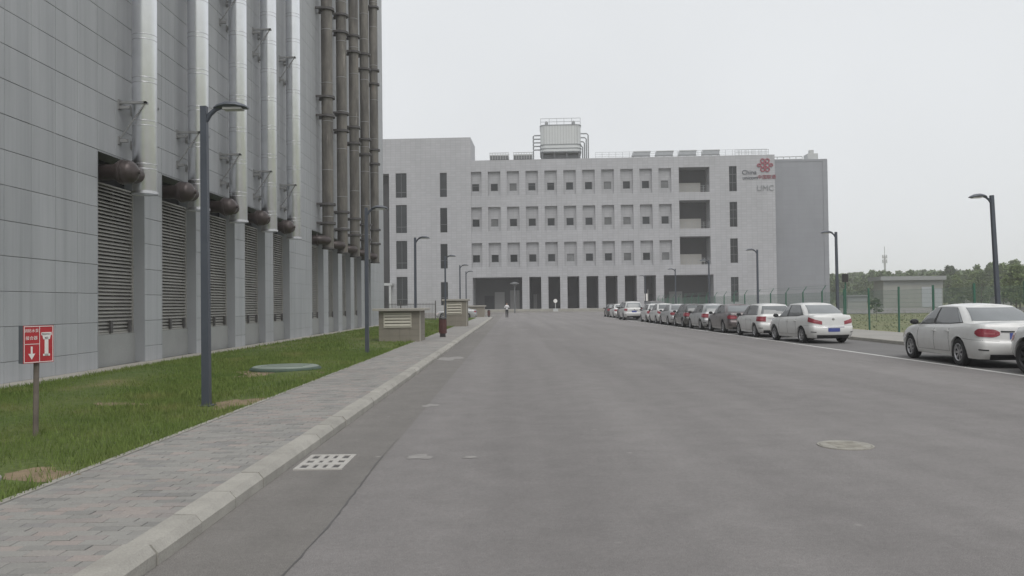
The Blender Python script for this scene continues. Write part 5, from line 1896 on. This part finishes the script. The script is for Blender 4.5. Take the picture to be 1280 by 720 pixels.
# ------------------------------------------------------------------ person
PE = empty('person', (-0.62, 92.0, 0.0), math.radians(4), 'person in white shirt and dark trousers walking on the road, hands at chest', 'person')
sk = [(0, 0, 0.95, 0.125), (0, -0.01, 1.10, 0.12), (0, -0.01, 1.28, 0.135), (0, 0, 1.42, 0.10), (0, 0.0, 1.49, 0.055), (0, -0.015, 1.56, 0.075), (0, -0.02, 1.64, 0.085), (0, -0.01, 1.70, 0.055)]
ed = [(i, i + 1) for i in range(7)]
def add(pv, i):
    sk.append(pv); ed.append((i, len(sk) - 1)); return len(sk) - 1
for s_ in (1, -1):
    hip = add((0.085 * s_, 0, 0.90, 0.105), 0)
    kn = add((0.10 * s_, -0.03 + 0.05 * s_, 0.50, 0.075), hip)
    an = add((0.10 * s_, 0.02 + 0.10 * s_, 0.09, 0.052), kn)
    add((0.115 * s_, -0.13 + 0.10 * s_, 0.035, 0.032), an)
    sh = add((0.17 * s_, 0, 1.41, 0.062), 3)
    el = add((0.25 * s_, -0.02, 1.14, 0.046), sh)
    wr = add((0.11 * s_, -0.22, 1.27, 0.030), el)
    pa_ = add((0.06 * s_, -0.25, 1.31, 0.030), wr)
    for k in range(4):
        f1 = add((0.02 * s_ + 0.004 * k * s_, -0.275 + 0.006 * k, 1.345 - 0.02 * k, 0.010), pa_)
        add((-0.01 * s_ + 0.004 * k * s_, -0.265 + 0.006 * k, 1.355 - 0.021 * k, 0.009), f1)
    add((0.06 * s_, -0.235, 1.365, 0.010), pa_)
me = bpy.data.meshes.new('person_body')
me.from_pydata([q[:3] for q in sk], ed, [])
def person_mat():
    m = bpy.data.materials.new('person_clothing'); t, b = nodes_of(m)
    tc = t.nodes.new('ShaderNodeTexCoord'); sxn = t.nodes.new('ShaderNodeSeparateXYZ'); lnk(t, tc.outputs['Object'], sxn.inputs[0])
    r = t.nodes.new('ShaderNodeValToRGB'); r.color_ramp.interpolation = 'CONSTANT'
    e = r.color_ramp.elements
    e[0].position = 0.0; e[0].color = (0.02, 0.02, 0.022, 1)
    e[1].position = 0.055; e[1].color = (0.014, 0.014, 0.017, 1)
    q = e.new(0.535); q.color = (0.68, 0.68, 0.69, 1)
    q = e.new(0.815); q.color = (0.36, 0.23, 0.17, 1)
    mr = t.nodes.new('ShaderNodeMath'); mr.operation = 'DIVIDE'; mr.inputs[1].default_value = 1.8
    lnk(t, sxn.outputs[2], mr.inputs[0]); lnk(t, mr.outputs[0], r.inputs[0]); lnk(t, r.outputs[0], b.inputs['Base Color'])
    b.inputs['Roughness'].default_value = 0.85
    return m
me.materials.append(person_mat())
po = inst('body', me, PE)
md = po.modifiers.new('skin', 'SKIN'); md.use_smooth_shade = True
for i, q in enumerate(sk):
    me.skin_vertices[0].data[i].radius = (q[3], q[3])
me.skin_vertices[0].data[0].use_root = True
sd = po.modifiers.new('sub', 'SUBSURF'); sd.levels = 2; sd.render_levels = 2
b = MB(); b.lathe([(0.0, 0.115), (0.06, 0.10), (0.09, 0.05), (0.095, 0.0), (0.085, -0.04)], (0, 0.012, 1.655), 'z', 16)
b.build('hair', M['bin_dark'], PE, smooth=60)
b = MB(); b.lathe([(0.0, -0.03), (0.012, -0.02), (0.014, 0.0), (0.0, 0.01)], (0, -0.105, 1.615), 'y', 8)
for s_ in (1, -1): b.lathe([(0.0, -0.01), (0.010, 0.0)], (0.032 * s_, -0.098, 1.64), 'y', 8)
b.box(-0.025, 0.025, -0.100, -0.09, 1.573, 1.58)
b.build('face', M['rusty_post'], PE, smooth=60)

# ------------------------------------------------------------------ haze
hz = bpy.data.materials.new('haze'); hz.use_nodes = True
t = hz.node_tree; t.nodes.clear()
ho = t.nodes.new('ShaderNodeOutputMaterial'); pv = t.nodes.new('ShaderNodeVolumePrincipled')
pv.inputs['Color'].default_value = (0.985, 0.99, 1.0, 1)
pv.inputs['Density'].default_value = 0.0007
pv.inputs['Anisotropy'].default_value = 0.1
lnk(t, pv.outputs[0], ho.inputs['Volume'])
b = MB(); b.box(-1950, 1950, -320, 3450, -1.1, 42)
hb = b.build('haze', hz); tag(hb, kind='stuff')
